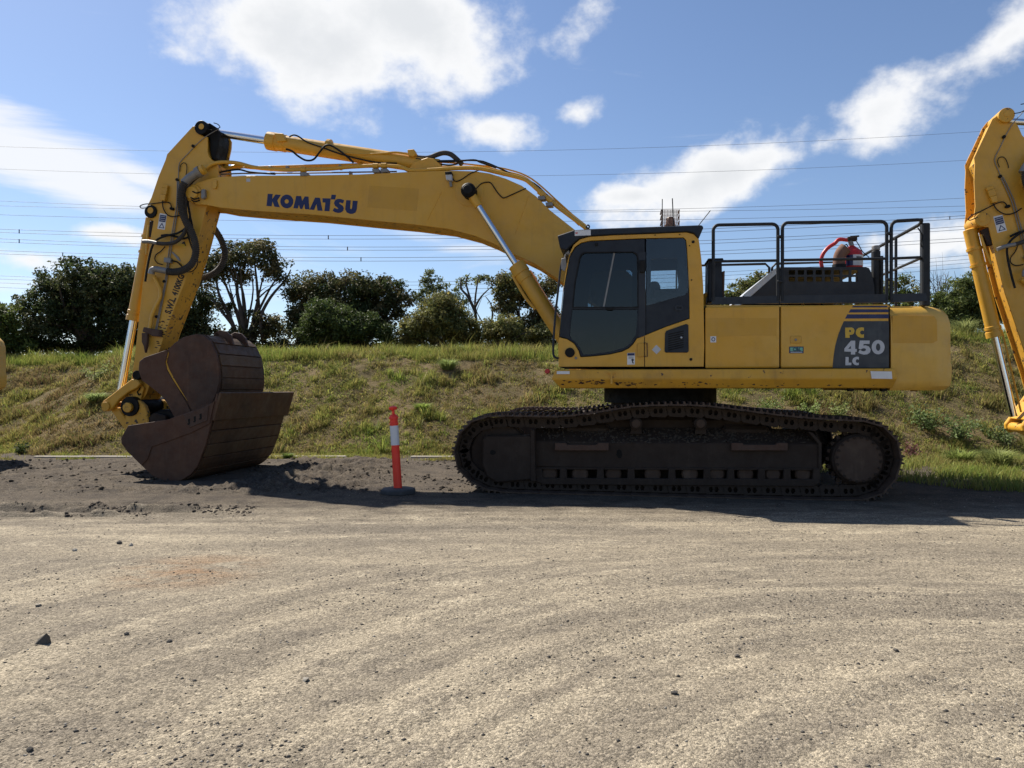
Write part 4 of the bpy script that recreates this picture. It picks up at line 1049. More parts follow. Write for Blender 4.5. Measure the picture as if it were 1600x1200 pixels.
# counterweight, rounded at the rear corners and upper edge
def counterweight():
    zt, zb = H(1440, 476.5).z, H(1440, 610).z
    plan = []
    a0, a1_ = aCW0 + .012, aCW1
    half = 1.50
    def bow(b): return a1_ - 0.0 * abs(b) + 0.22 * (1 - (b / half) ** 2)
    plan = [(a0, -half), (a1_ - .30, -half), (a1_ - .12, -half + .03), (a1_ - .03, -half + .10), (a1_ + .01, -half + .22)]
    for b in np.linspace(-1.0, 1.0, 7): plan.append((bow(b) , b))
    plan += [(a1_ + .01, half - .22), (a1_ - .03, half - .10), (a1_ - .12, half - .03), (a1_ - .30, half), (a0, half)]
    n = len(plan); rows = [(zb, .06), (zb + .05, .015), (zb + .12, 0.0), (zb + .30, -.008), (zb + .325, .006), (zt - .22, .01), (zt - .12, .03), (zt - .05, .07), (zt - .012, .13), (zt, .20)]
    V = []
    cx = (a0 + a1_) / 2
    for z, ins in rows:
        for (a, b) in plan:
            aa = a - ins if a > a0 + .01 else a
            bb = b - math.copysign(min(ins, .12), b) * (1 if abs(b) > 1.2 else abs(b) / 1.2)
            V.append((aa, bb, z))
    F = []
    for r in range(len(rows) - 1):
        for i in range(n):
            j = (i + 1) % n; F.append((r * n + i, r * n + j, (r + 1) * n + j, (r + 1) * n + i))
    F.append(tuple(range(n))); F.append(tuple((len(rows) - 1) * n + i for i in range(n)))
    me = bpy.data.meshes.new('counterweight'); me.from_pydata(V, [], F); me.update(); fix_normals(me)
    o = link_me('counterweight', me, 'yellow_faded', R1); return shade_auto(o, 30)
cw = counterweight()
plate('repainted_patch', [(1395, 493), (1460, 494), (1464, 500), (1465, 532), (1458, 536), (1395, 536)], HB + .006, HB + .02, 'yellow_fresh', cw, bref=HB)
for x in (1330, 1357, 1382, 1430): plate('underside_bolt', [(x - 4, 607), (x + 4, 607), (x + 4, 611.5), (x - 4, 611.5)], -1.42, -1.34, 'grease', R1)

# ---------- cab
CB = HB
cab = empty('cab_origin'); bpy.data.objects.remove(cab)
zcab = H(980, 573).z
outline = [(873, 573), (872, 540), (873, 520), (880, 450), (889, 398), (896, 383), (906, 374), (920, 370), (960, 367.5), (1030, 365), (1072, 363), (1084, 366), (1092, 374), (1096, 405), (1099, 450), (1100.5, 540), (1099.5, 573)]
dark_out = [(873, 527), (880, 455), (890, 400), (898, 386), (908, 379), (922, 376), (1008, 372), (1068, 371), (1072, 375), (1073.5, 390), (1077, 456), (1077.5, 498), (1040, 511), (1008, 524), (995, 529), (990, 537), (983, 544), (972, 549.5), (952, 554), (925, 557), (907, 558), (904, 548), (897, 537), (886, 530)]
cab = plate('cab', outline, CB, CB + .05, 'yellow', R1, [dark_out], bevel=.010)
# dark door leaf with its two panes, and the rear quarter
up_win = [(895, 480), (899, 440), (906, 405), (909, 398), (914, 395), (988, 394), (994, 397), (996, 404), (996.5, 480)]
lo_win = [(894, 483.5), (996, 483.5), (995, 510), (993, 524), (986, 535), (976, 543), (952, 550), (925, 553.5), (911, 554), (907, 545), (899, 534), (892, 529), (890, 522)]
door_out = [(874.5, 526), (881, 455), (891, 400.5), (899, 387), (908.5, 380), (922, 377), (1007.5, 373), (1007.5, 523.5), (994.5, 528.3), (989.5, 536.3), (982.5, 543.3), (971.5, 548.8), (952, 553.3), (925, 556.3), (907.6, 557.3), (904.6, 547.5), (897.5, 536.3), (886.5, 529.3)]
dr = plate('cab_door', door_out, CB - .012, CB + .04, 'dark_paint', R1, [up_win, lo_win], bevel=.006)
plate('window_pane', up_win, CB + .012, CB + .018, 'cab_glass', dr, bref=CB)
plate('window_pane', lo_win, CB + .012, CB + .018, 'cab_glass', dr, bref=CB)
def ring_from(pts, grow):
    c = Vector((sum(p[0] for p in pts) / len(pts), sum(p[1] for p in pts) / len(pts)))
    return [tuple(Vector(p) + (Vector(p) - c).normalized() * grow) for p in pts]
plate('window_seal', ring_from(up_win, 1.4), CB - .018, CB - .008, 'black_rubber', dr, [ring_from(up_win, -.6)], bref=CB)
plate('window_bar', [(958.5, 395.5), (961, 395.5), (944.5, 479.5), (942, 479.5)], CB + .0, CB + .025, 'steel_grey', dr, bref=CB)
plate('window_catch', [(945, 480.5), (961, 480.5), (957, 485), (949, 485)], CB - .03, CB - .012, 'black_rubber', dr, bref=CB, bevel=.003)
disc_b('door_stop', 932, 382.5, CB - .03, CB, 2.6, 'black_rubber', dr, 10, CB)
plate('door_handle', [(998.5, 407.5), (1008, 407), (1008, 426.5), (999.5, 427)], CB - .05, CB - .01, 'black_rubber', dr, bref=CB, bevel=.008)
q_win = [(1018, 405), (1047, 404), (1058, 404.5), (1060, 410), (1062, 440), (1060, 452), (1052, 459), (1018, 468)]
q_win = [(1012, 375), (1066, 374), (1070, 390), (1073.5, 450), (1072, 458), (1064, 462), (1012, 476)]
qd = plate('quarter_panel', [(1009, 373), (1067.5, 371.8), (1071.5, 375.5), (1073, 390), (1076.4, 456), (1077, 497.4), (1040, 510.4), (1009, 523)], CB - .004, CB + .04, 'dark_paint', R1, [[(1017, 404), (1046, 403), (1056, 403.5), (1059, 408), (1061.5, 440), (1059, 451), (1052, 457), (1017, 466)]], bevel=.004)
plate('window_pane', [(1010, 374), (1067, 373), (1070.5, 377), (1072.5, 391), (1075.5, 455), (1070, 461), (1010, 478)], CB - .009, CB - .005, 'clear_glass', qd, bref=CB)
plate('grab_recess', [(1054, 479), (1057, 476.5), (1065, 476.5), (1068, 479), (1067.5, 483.5), (1064, 485.5), (1057, 485.5), (1054, 483)], CB - .02, CB, 'dark_grey', qd, [[(1057.5, 479.5), (1064.5, 479.5), (1064.5, 483), (1057.5, 483)]], bref=CB)
plate('pillar', [(998, 395), (1008.5, 394), (1008.5, 524), (998, 528)], CB - .016, CB - .011, 'dark_grey', dr, bref=CB)
vt = plate('vent', [(1039, 521), (1041, 517), (1072, 506.2), (1075.5, 508), (1076, 549), (1074, 551), (1040, 551), (1038.4, 549)], CB - .014, CB + .01, 'dark_paint', cab, bref=CB, bevel=.004)
for k in range(8):
    y = 518.5 + k * 3.5; yo = 1.9
    plate('vent_slot', [(1044, y + yo + 1.6), (1068, y - yo + 0), (1068, y - yo + 1.6), (1044, y + yo + 3.2)], CB - .0155, CB - .010, 'grease', vt, bref=CB)
disc_b('vent_lock', 1064.5, 527.5, CB - .022, CB - .01, 1.8, 'silver_sheet', vt, 10, CB)
hg = plate('hinge', [(996, 537), (1006, 536), (1006, 557), (996, 558)], CB - .02, CB, 'yellow_fresh', cab, bref=CB, bevel=.004)
tube('hinge_loop', [U(*p, CB - .02) for p in ((1006, 536), (1011, 536), (1011.5, 557), (1006, 557))], .006, 'rust', hg, 6)
decal('door_seam', [(1006.6, 526), (1007.6, 526), (1007.6, 573), (1006.6, 573)], CB, 'grease', cab)
decal('diamond_sticker', [(1025.5, 538.8), (1033, 546), (1026, 553.5), (1018.5, 546.5)], CB, 'silver_decal', cab)
ws = decal('warning_sticker', [(980, 551.5), (992, 551.2), (992, 569.5), (980, 569.8)], CB, 'white_label', cab)
decal('sticker_head', [(980.5, 552), (991.5, 551.8), (991.5, 555.5), (980.5, 555.8)], CB - .003, 'blue_decal', ws, bref=CB)
decal('sticker_mark', [(986, 562), (989, 560.5), (991, 562.5), (989, 564.5), (990.5, 568), (988, 567.5), (987.5, 564)], CB - .003, 'black_ink', ws, bref=CB)
for i, y in enumerate((557.5, 559.3)): decal('sticker_line', [(982, y), (990, y), (990, y + .6), (982, y + .6)], CB - .003, 'grey_decal', ws, bref=CB)
disc_b('cab_lamp', 890.5, 551, CB - .03, CB + .02, 7.5, 'grease', cab, 24, CB)
disc_b('cab_plug', 900, 559.5, CB - .01, CB + .01, 2.2, 'steel_grey', cab, 12, CB)
for (x, y, r) in ((1083, 378, 2.4), (1079.5, 561.5, 2.4), (1077.5, 384, 1.0), (1080.5, 437.5, 1.1), (1023.5, 367.5, 1.0), (1062, 366.5, 1.0)): disc_b('bolt', x, y, CB - .01, CB + .01, r, 'grease', cab, 8, CB, .002)
# shell of the cab: roof, back, floor, far side; windscreen in front
A_ = [az(*p, CB) for p in outline]
CBF = -0.46
def cab_strip(name, idx, mat, inset, b0=CB + .05, b1=CBF):
    V, F = [], []
    c = Vector((sum(a for a, z in A_) / len(A_), sum(z for a, z in A_) / len(A_)))
    for i in idx:
        p = Vector(A_[i]); q = p + (c - p).normalized() * inset
        V += [(p.x, b0, p.y), (p.x, b1, p.y), (q.x, b0, q.y), (q.x, b1, q.y)]
    n = len(idx)
    for i in range(n - 1):
        k = i * 4; F += [(k, k + 1, k + 5, k + 4), (k + 2, k + 6, k + 7, k + 3), (k, k + 4, k + 6, k + 2), (k + 1, k + 3, k + 7, k + 5)]
    F += [(0, 2, 3, 1), (4 * n - 4, 4 * n - 3, 4 * n - 1, 4 * n - 2)]
    me = bpy.data.meshes.new(name); me.from_pydata(V, [], F); me.update(); fix_normals(me); return link_me(name, me, mat, cab)
cab_strip('roof', range(6, 12), 'interior', .04)
cab_strip('back_wall', [14, 15, 16], 'interior', .04)
cab_strip('rear_window', [11, 12, 13, 14], 'clear_glass', .01)
cab_strip('floor', [16, 0], 'interior', .05)
cab_strip('front_panel', [0, 1, 2], 'yellow', .04)
cab_strip('windscreen', [2, 3, 4, 5, 6], 'clear_glass', .008, CB + .12, CBF - .06)
far_win = [(912, 470), (915, 430), (922, 404), (985, 400), (990, 404), (990, 470)]
far_win2 = [(1010, 402), (1068, 400), (1074, 455), (1010, 500)]
plate('far_side', outline, CBF, CBF + .05, 'interior', cab, [far_win, far_win2], bref=CB)
plate('far_pane', far_win, CBF + .02, CBF + .026, 'clear_glass', cab, bref=CB); plate('far_pane', far_win2, CBF + .02, CBF + .026, 'clear_glass', cab, bref=CB)
se = plate('seat', [(990, 530), (990, 512), (1010, 508), (1014, 440), (1019, 434), (1030, 434), (1034, 442), (1034, 535)], -1.22, -.78, 'seat_cloth', cab, bref=CB, bevel=.04, seg=2)
plate('armrest', [(985, 498), (1012, 494), (1012, 501), (985, 504)], -1.30, -1.22, 'seat_cloth', se, bref=CB, bevel=.02)
plate('console', [(955, 560), (960, 500), (985, 497), (1005, 500), (1005, 560)], -1.34, -1.24, 'interior', cab, bref=CB, bevel=.02)
tube('lever', [U(924, 480, -1.3), U(925, 462, -1.3)], .008, 'steel_grey', cab, 6); tube('lever_knob', [U(925, 464, -1.3), U(925.5, 456, -1.3)], .018, 'black_rubber', cab, 8)
plate('dash', [(900, 560), (902, 520), (915, 515), (922, 560)], -1.3, -.6, 'interior', cab, bref=CB, bevel=.02)
box('rear_shelf', H(1020, 470).x, H(1085, 470).x, -1.4, -.5, H(1000, 478).z, H(1000, 450).z, 'interior', cab, .02)
# roof guard
gd = plate('roof_guard', [(871, 368), (896, 359.5), (924, 357.5), (1096.5, 351.5), (1099.5, 355), (1092, 372.5), (1084, 364), (1074, 361.5), (1030, 363.5), (955, 366.5), (920, 368.5), (905, 372.5), (896, 380), (884, 391), (875, 387.5)], CB - .03, -0.40, 'dark_paint', R1, bevel=.010)
decal('guard_plate', [(898, 360.2), (923, 359.2), (923, 367.6), (898, 368.6)], CB - .03, 'white_label', gd)
decal('guard_plate_mark', [(899, 363.4), (902.8, 363.2), (902.8, 365), (899, 365.2)], CB - .033, 'red_paint', gd, bref=CB - .03)
ring = [U(918.5 + 2.4 * math.cos(a), 354.2 + 2.6 * math.sin(a), -1.3) for a in np.linspace(0, 2 * math.pi, 13)]
tube('lifting_eye', ring, .010, 'dark_paint', gd, 6)
# mirror and grab rail at the cab's front corner
tube('grab_rail', [U(*p, -1.52) for p in ((880, 402), (876, 420), (872, 455), (868, 490), (865, 530), (864.5, 552), (867, 558), (873, 560))], .014, 'dark_paint', cab, 8, sub=4)
plate('mirror', [(877, 404), (884, 402), (885, 416), (882, 424), (877, 421)], -1.56, -1.52, 'steel_grey', cab, bevel=.006)
tube('mirror_bracket', [U(*p, -1.53) for p in ((891, 397), (886, 395), (883, 400), (881, 412))], .009, 'steel_grey', cab, 6, sub=3)
plate('work_lamp', [(884, 383), (888, 381), (890, 396), (886, 397)], -1.40, -1.30, 'silver_sheet', cab, bevel=.006)
# beacon in its mesh guard, aerials
bb = -0.95
bg_ = empty('tmp'); bpy.data.objects.remove(bg_)
gx0, gx1, gy0, gy1 = 1033.5, 1061.5, 328, 354
beacon = lathe('beacon', U(1047, 354, bb), U(1047, 340, bb), [(0, .075), (.02, .075), (.03, .06), (.10, .055), (.125, .035), (.13, .01)], 'amber_mesh', R1, 16)
for i in range(13):
    for j, b_ in enumerate((bb - .13, bb + .13)):
        x = gx0 + (gx1 - gx0) * i / 12; tube('guard_bar', [U(x, gy1, b_), U(x, gy0, b_)], .0034, 'amber_mesh', beacon, 4, smooth=False)
        y = gy0 + (gy1 - gy0) * i / 12; tube('guard_bar', [U(gx0, y, b_), U(gx1, y, b_)], .0034, 'amber_mesh', beacon, 4, smooth=False)
for x in (gx0, gx1):
    for y in (gy0, gy0 + 9, gy0 + 18): tube('guard_bar', [U(x, y, bb - .13), U(x, y, bb - .13) + Vector((0, .26, 0))], .008, 'amber_mesh', beacon, 4, smooth=False)
tube('aerial', [U(1034.5, 355, -1.2), U(1034.8, 311, -1.2)], .006, 'black_rubber', R1, 5)
tube('aerial', [U(1052.5, 355, -1.2), U(1050.5, 310, -1.2)], .007, 'black_rubber', R1, 5)
tube('aerial', [U(1091, 353, -1.2), U(1110, 329, -1.2)], .006, 'black_rubber', R1, 5)

# ---------- platform handrails on the engine deck
RB = -1.44
def rail(name, pts, r=.021, parent=None, n=10):
    return tube(name, pts, r, 'rail_grey', parent or R1, n, True)
def arch(x0, x1, yt, yb, b, yt2=None, rad=9):
    yt2 = yt if yt2 is None else yt2
    P = [(x0, yb), (x0, yt + rad)]
    for k in range(1, 5): a = math.pi / 2 * k / 5; P.append((x0 + rad * (1 - math.cos(a)), yt + rad * (1 - math.sin(a))))
    P += [(x0 + rad, yt), (x1 - rad, yt2)]
    for k in range(1, 5): a = math.pi / 2 * k / 5; P.append((x1 - rad * (1 - math.sin(a)), yt2 + rad * (1 - math.cos(a))))
    P += [(x1, yt2 + rad), (x1, yb)]
    return [U(x, y, b) for x, y in P]
hr = rail('handrail', arch(1114.5, 1215.5, 351.5, 470, RB, 350))
rail('mid_rail', [U(1114.5, 408.5, RB), U(1215.5, 407, RB)], .017, hr)
plate('toe_board', [(1112, 464.5), (1217, 462), (1217, 474), (1112, 475.5)], RB - .012, RB + .012, 'dark_grey', hr)
hr2 = rail('handrail', arch(1222.5, 1385.5, 348, 470, RB, 346))
rail('mid_rail', [U(1222.5, 406.5, RB), U(1385.5, 404, RB)], .017, hr2)
plate('toe_board', [(1220, 461.8), (1388, 459.5), (1388, 473), (1220, 474)], RB - .012, RB + .012, 'dark_grey', hr2)
c3 = [(1392.5, 470), (1392.5, 357), (1393.5, 351), (1397, 347), (1402, 345.2), (1434, 343.5), (1440, 344)]
p3 = [U(x, y, RB) for x, y in c3]
pe = p3[-1]
back = [pe + Vector((.02, .06, -.01)), pe + Vector((.035, .16, -.02)), pe + Vector((.03, 2.5, -.02))]
hr3 = rail('handrail', p3 + back)
mr0, mr1 = U(1392.5, 404, RB), U(1438, 402, RB)
rail('mid_rail', [mr0, mr1, mr1 + Vector((.03, .08, 0)), mr1 + Vector((.03, 2.5, 0))], .017, hr3)
plate('toe_board', [(1392, 459.3), (1447, 458), (1450, 470.5), (1392, 472.5)], RB - .012, RB + .012, 'dark_grey', hr3)
for bo_ in (.9, 1.75, 2.5): rail('post', [Vector((pe.x + .03, pe.y + bo_, zTop)), Vector((pe.x + .03, pe.y + bo_, pe.z - .02))], .019, hr3)
pp = U(1445.5, 472, RB + .05)
box('corner_post', pp.x - .045, pp.x + .045, RB + .01, RB + .10, zTop - .02, U(1445.5, 349, RB + .05).z, 'rail_grey', R1, .012)
tube('loose_strap', [U(*p, RB + .02) for p in ((1434, 356), (1440, 366), (1439, 380), (1440, 386))], .008, 'black_rubber', hr3, 6, sub=3)
for (x, y) in ((1219, 370), (1389, 365), (1219, 440), (1389, 437)):
    plate('rail_clamp', [(x - 5, y - 2), (x + 5, y - 2), (x + 5, y + 2), (x - 5, y + 2)], RB - .03, RB + .03, 'rail_grey', hr2, bref=RB, bevel=.006)
# far side rail, lower
fz = U(1250, 411, 1.4).z
rail('far_handrail', [Vector((H(1085, 400).x, 1.40, zTop)), Vector((H(1085, 400).x, 1.40, fz)), Vector((H(1270, 400).x, 1.40, fz)), Vector((H(1278, 400).x, 1.40, fz - .06)), Vector((H(1278, 400).x, 1.40, zTop))], .02)
rail('far_handrail', [Vector((H(1284, 400).x, 1.40, zTop)), Vector((H(1284, 400).x, 1.40, fz - .06)), Vector((H(1292, 400).x, 1.40, fz)), Vector((H(1420, 400).x, 1.40, fz)), Vector((H(1420, 400).x, 1.40, zTop))], .02)
# things on the deck: pre-cleaner stack, hood, muffler box with slots, exhaust
ac = plate('air_cleaner_housing', [(1106, 472), (1107, 408), (1110, 405), (1128, 405), (1129, 472)], -1.30, -.95, 'dark_paint', R1, bevel=.012)
plate('housing_lid', [(1105, 408), (1105.5, 404.5), (1129.5, 404), (1130, 408)], -1.34, -.91, 'black_rubber', ac, bevel=.008, bref=-1.30)
plate('housing_bracket', [(1129, 470), (1129, 424), (1132.5, 423), (1131.5, 470)], -1.28, -1.0, 'rust', ac)
hd = plate('sloped_hood', [(1160, 476), (1163, 462), (1203, 428), (1214, 420), (1222, 418), (1222, 476)], -1.02, .7, 'dark_grey', R1, bevel=.01)
plate('hood_sunlit_top', [(1160.5, 463), (1162, 460), (1202.5, 426.2), (1213.5, 418.2), (1222, 416.4), (1222, 418.4), (1214.2, 420.2), (1203.6, 428)], -1.035, .72, 'silver_sheet', hd, bref=-1.02)  # sunlight on the hood's top, put into a silver layer over the dark side
plate('hood_sunlit_strip', [(1161, 463), (1202.5, 427), (1213.5, 419), (1217, 418.5), (1217, 424), (1206, 434), (1172, 464)], -1.03, -1.018, 'silver_sheet', hd, bref=-1.02)  # added pale strip on the near side, coloured like the sunlit slope
holes = []
for r_, y in ((0, 425.5), (1, 436.2)):
    for c_ in range(8):
        x = 1237.5 + c_ * 14.0; w, h_ = 5.0, 3.8
        holes.append([(x - w, y - h_ + 1), (x - w + 1.2, y - h_), (x + w - 1.2, y - h_), (x + w, y - h_ + 1), (x + w, y + h_ - 1), (x + w - 1.2, y + h_), (x - w + 1.2, y + h_), (x - w, y + h_ - 1)])
MB = -1.05
mb = plate('muffler_cover', [(1221, 474), (1221, 420), (1223, 417.5), (1352, 417), (1358, 419), (1362, 427), (1366, 445), (1367, 474)], MB, MB + .025, 'dark_grey', R1, holes, bevel=.004)
m0, m1 = U(1221, 418, MB), U(1358, 418, MB); mz = U(1290, 417.5, MB).z
plate('cover_far_side', [(1221, 474), (1221, 420), (1352, 418), (1362, 427), (1367, 474)], .55, .575, 'dark_grey', mb, [[(1235, 423), (1350, 422), (1350, 440), (1235, 441)]], bref=MB)
box('cover_roof', m0.x + .02, m1.x - .04, MB + .025, .55, mz - .03, mz - .004, 'dark_grey', mb, .004)
cylinder('muffler', (m0.x + .25, -.25, mz - .28), (m1.x - .2, -.25, mz - .28), .13, 'exhaust_rust', mb, 20, .03)
for i in range(4): tube('engine_pipe', [Vector((m0.x + .1 + .25 * i, -.6, zTop)), Vector((m0.x + .18 + .25 * i, -.5, mz - .15)), Vector((m0.x + .3 + .25 * i, -.1, mz - .12))], .02, ('steel_grey', 'yellow_fresh', 'black_rubber', 'silver_sheet')[i], mb, 6)
ex = [U(1311, 419, -.80), U(1311, 408, -.80), U(1312, 400, -.80), U(1316, 393, -.80), U(1321, 388, -.80)]
exo = tube('exhaust_pipe', ex, [.075, .075, .075, .078, .080], 'exhaust_rust', R1, 16, sub=4)
e1 = ex[-1]; ed = (ex[-1] - ex[-2]).normalized()
cylinder('exhaust_mouth', e1 - ed * .0, e1 + ed * .004, .066, 'grease', exo, 16)
cylinder('exhaust_base', U(1311, 420, -.80), U(1311, 413.5, -.80), .085, 'black_rubber', exo, 16)
cylinder('filter_canister', U(1368.5, 474, -.9), U(1368.5, 392, -.9), .055, 'rail_grey', R1, 14, .01)
cylinder('canister_cap', U(1368.5, 391.5, -.9), U(1368.5, 384, -.9), .05, 'steel_grey', R1, 14, .008)
tube('deck_pipe', [U(1378, 472, -.95), U(1378, 400, -.95)], .018, 'rail_grey', R1, 8)
# deck tube clutter at the cab's rear corner
tube('yellow_pipe', [U(*p, -1.2) for p in ((1099, 478), (1100, 466), (1104, 460), (1110, 462))], .03, 'yellow', R1, 8, sub=3)

# fuel tank and tool box on the far side of the boom
box('fuel_tank', -1.2, a1 - .1, .62, 1.46, zDeck - .02, zTop - .04, 'yellow', R1, .05, 2)
box('tool_box', aL + .3, -1.25, .70, 1.46, zDeck - .02, zDeck + .55, 'yellow', R1, .05, 2)
# boom foot
plate('boom_foot_bracket', [(930, 578), (950, 500), (985, 470), (1015, 478), (1030, 520), (1040, 578)], -.43, -.36, 'yellow', R1, bevel=.01)
plate('boom_foot_bracket', [(930, 578), (950, 500), (985, 470), (1015, 478), (1030, 520), (1040, 578)], .36, .43, 'yellow', R1, bevel=.01, bref=-.43)

# ---------- boom
BB = -0.29
Z4 = lambda pts: zz(pts, 400, 180, 4.4444)
boom_out = [(297, 300), (300, 291), (308, 285), (325, 280), (340, 276.5), (378, 274.6), (470, 274), (560, 272.5), (640, 268.5), (700, 266.5), (742, 267.5), (765, 271), (790, 279), (815, 290), (838, 307), (860, 329), (898, 359), (960, 405), (1012, 455), (1018, 480), (1006, 500), (988, 505),
            (940, 482), (900, 455), (872, 436), (838, 413.5), (806, 398), (770, 380), (742, 368.5), (700, 357.5), (640, 350), (580, 344.5), (490, 335.5), (400, 329.5), (345, 324.5), (322, 320), (306, 319), (298, 312)]
core = []
bo = [az(*p, BB) for p in boom_out]
n_top = 19
# inner box: the same outline drawn in a little along the underside and top so that the side plates stand proud
def inset(poly, d):
    n = len(poly); out = []
    for i in range(n):
        p0, p1, p2 = Vector(poly[i - 1]), Vector(poly[i]), Vector(poly[(i + 1) % n])
        t = ((p1 - p0).normalized() + (p2 - p1).normalized()); t = t.normalized() if t.length > 1e-6 else (p2 - p1).normalized()
        out.append(tuple(p1 + Vector((t.y, -t.x)) * d))
    return out
def area(poly): return sum(poly[i - 1][0] * poly[i][1] - poly[i][0] * poly[i - 1][1] for i in range(len(poly)))
def inset_in(poly, d): return inset(poly, -d if area(poly) > 0 else d)
boom = plate_az('boom', inset_in(bo, .018), [], BB + .02, -BB - .02, 'yellow_worn', R1, 0)
bs = plate_az('side_plate', bo, [], BB, BB + .025, 'yellow', boom, .004)
plate_az('side_plate', bo, [], -BB - .025, -BB, 'yellow', boom, .004)
decal('repainted_patch', [(577, 290), (655, 295), (651, 329.5), (574, 324)], BB, 'yellow_fresh', bs, th=.002)
decal('small_sticker', [(385, 279), (391, 279), (391, 284), (385, 284)], BB, 'silver_decal', bs)
# weld seams across the side plate
for (p, q) in (((668, 344), (690, 300)), ((804, 368), (826, 306))):
    tube('weld_seam', [U(*p, BB + .001), U(*q, BB + .001)], .006, 'yellow', bs, 6)
LG = lambda pts: zz(pts, 410, 295, 10.0)
letters = [('letter_k', [(85, 78), (162, 82), (152, 165), (205, 90), (290, 95), (232, 182), (272, 288), (190, 280), (158, 195), (143, 275), (65, 268)], []),
           ('letter_o', ell(382, 198, 101, 107, 32), [ell(380, 197, 33, 34, 20)]),
           ('letter_m', [(530, 112), (603, 114), (624, 192), (662, 120), (720, 122), (735, 322), (668, 318), (655, 235), (622, 318), (588, 312), (572, 250), (552, 308), (485, 303)], []),
           ('letter_a', [(825, 137), (900, 142), (940, 345), (862, 340), (845, 235), (808, 330), (738, 325)], []),
           ('letter_t', [(940, 148), (1066, 152), (1062, 200), (1048, 352), (970, 348), (985, 215), (942, 213)], []),
           ('letter_t_block', [(1080, 92), (1150, 95), (1138, 168), (1070, 165)], []),
           ('letter_s', [(1280, 180), (1258, 228), (1215, 215), (1195, 222), (1215, 240), (1255, 265), (1272, 300), (1262, 345), (1225, 372), (1180, 378), (1130, 365), (1098, 340), (1125, 298), (1165, 315), (1190, 310), (1170, 292), (1135, 265), (1118, 225), (1132, 185), (1170, 160), (1225, 158)], []),
           ('letter_u', [(1310, 178), (1380, 182), (1370, 300), (1378, 318), (1392, 318), (1402, 300), (1412, 187), (1488, 190), (1475, 320), (1455, 370), (1410, 392), (1370, 392), (1320, 370), (1295, 325), (1297, 290)], [])]
for nm, pts, hl in letters: decal(nm, LG(pts), BB, 'blue_decal', bs, [LG(h) for h in hl])
# work lamp under the pipe, grease lines
plate('boom_lamp', [(695.5, 270), (705, 268.5), (706, 282), (697, 281)], BB - .10, BB - .02, 'silver_decal', boom, bevel=.01)
plate('lamp_hood', [(695, 268.5), (705, 267.5), (705.5, 271.5), (695.5, 272.5)], BB - .12, BB - .005, 'black_rubber', boom, bevel=.004)
plate('lamp_bracket', [(701, 281), (705, 281), (706.5, 291), (703, 291.5)], BB - .05, BB - .02, 'steel_grey', boom)
tube('lamp_cable', [U(*p, BB - .02) for p in ((706, 276), (711, 283), (720, 281), (735, 271), (748, 266))], .008, 'black_rubber', boom, 6, sub=4)
tube('grease_line', [U(*p, BB - .015) for p in ((744, 295), (752, 287), (762, 284.5), (768, 287), (776, 299), (783, 307), (788, 309), (800, 304), (822, 294))], .008, 'black_rubber', boom, 6, sub=4)
# pipes along the boom's top
def pipe(name, px_, b, r, mat='yellow', sub=5, par=None): return tube(name, [U(x, y, b) for x, y in px_], r, mat, par or boom, 10, sub=sub)
P1 = [(320, 265), (327, 259), (336, 255), (352, 253.5), (372, 255), (400, 262), (445, 265.5), (470, 265), (512, 264), (546, 261), (587, 259), (620, 260), (632, 263), (643, 266.5), (680, 265), (700, 263.6), (744, 263), (780, 270), (816, 279), (828, 286), (840, 296.5), (870, 322), (916, 357), (960, 395)]
pipe('boom_pipe', P1, BB + .05, .030)
pipe('boom_pipe', [(330, 262), (352, 264), (372, 259), (400, 262), (470, 262), (587, 257), (640, 262), (744, 262), (780, 268), (816, 277), (840, 295), (916, 355)], .18, .030)
pipe('thin_pipe', [(335, 271), (380, 262), (470, 258.5), (560, 256), (640, 252), (700, 254), (745, 258), (790, 264), (830, 279), (875, 318), (912, 352)], -.02, .012)
pipe('thin_pipe', [(335, 273), (380, 271), (470, 270.5), (560, 269), (620, 268)], -.05, .012, 'steel_grey')
pipe('cable_run', [(322, 276), (345, 269), (372, 265), (392, 269), (430, 272)], -.1, .014, 'black_rubber')
pipe('cable_run', [(650, 252), (700, 251), (745, 251), (765, 256), (800, 272), (835, 287), (862, 312), (905, 352)], -.06, .012, 'black_rubber')
for (x, y) in ((474, 265), (587, 259.5), (600, 259), (846, 302), (858, 312)):
    c = U(x, y, BB + .05); tube('pipe_clamp', [U(x - 4, y - (0 if x < 800 else 3.4), BB + .05), U(x + 4, y + (0 if x < 800 else 3.4), BB + .05)], .042, 'yellow', boom, 12)
    plate('clamp_block', [(x - 6, y + 4), (x + 5, y + 4), (x + 6, y + 9.5), (x - 5, y + 10)], BB - .02, BB + .12, 'steel_grey', boom, bevel=.006)
for (x, y) in ((448, 262), (531, 260.5), (547, 270.5), (421, 262)): plate('line_clip', [(x - 2, y - 3), (x + 2, y - 3), (x + 2, y + 4), (x - 2, y + 4)], -.06, .0, 'steel_grey', boom, bevel=.003)
# pipe and hose joint above the arm pivot
plate('pipe_bracket', [(332, 282), (338, 281), (338.5, 290), (336, 295), (331.5, 294)], BB - .03, BB - .003, 'yellow', boom, bevel=.004)

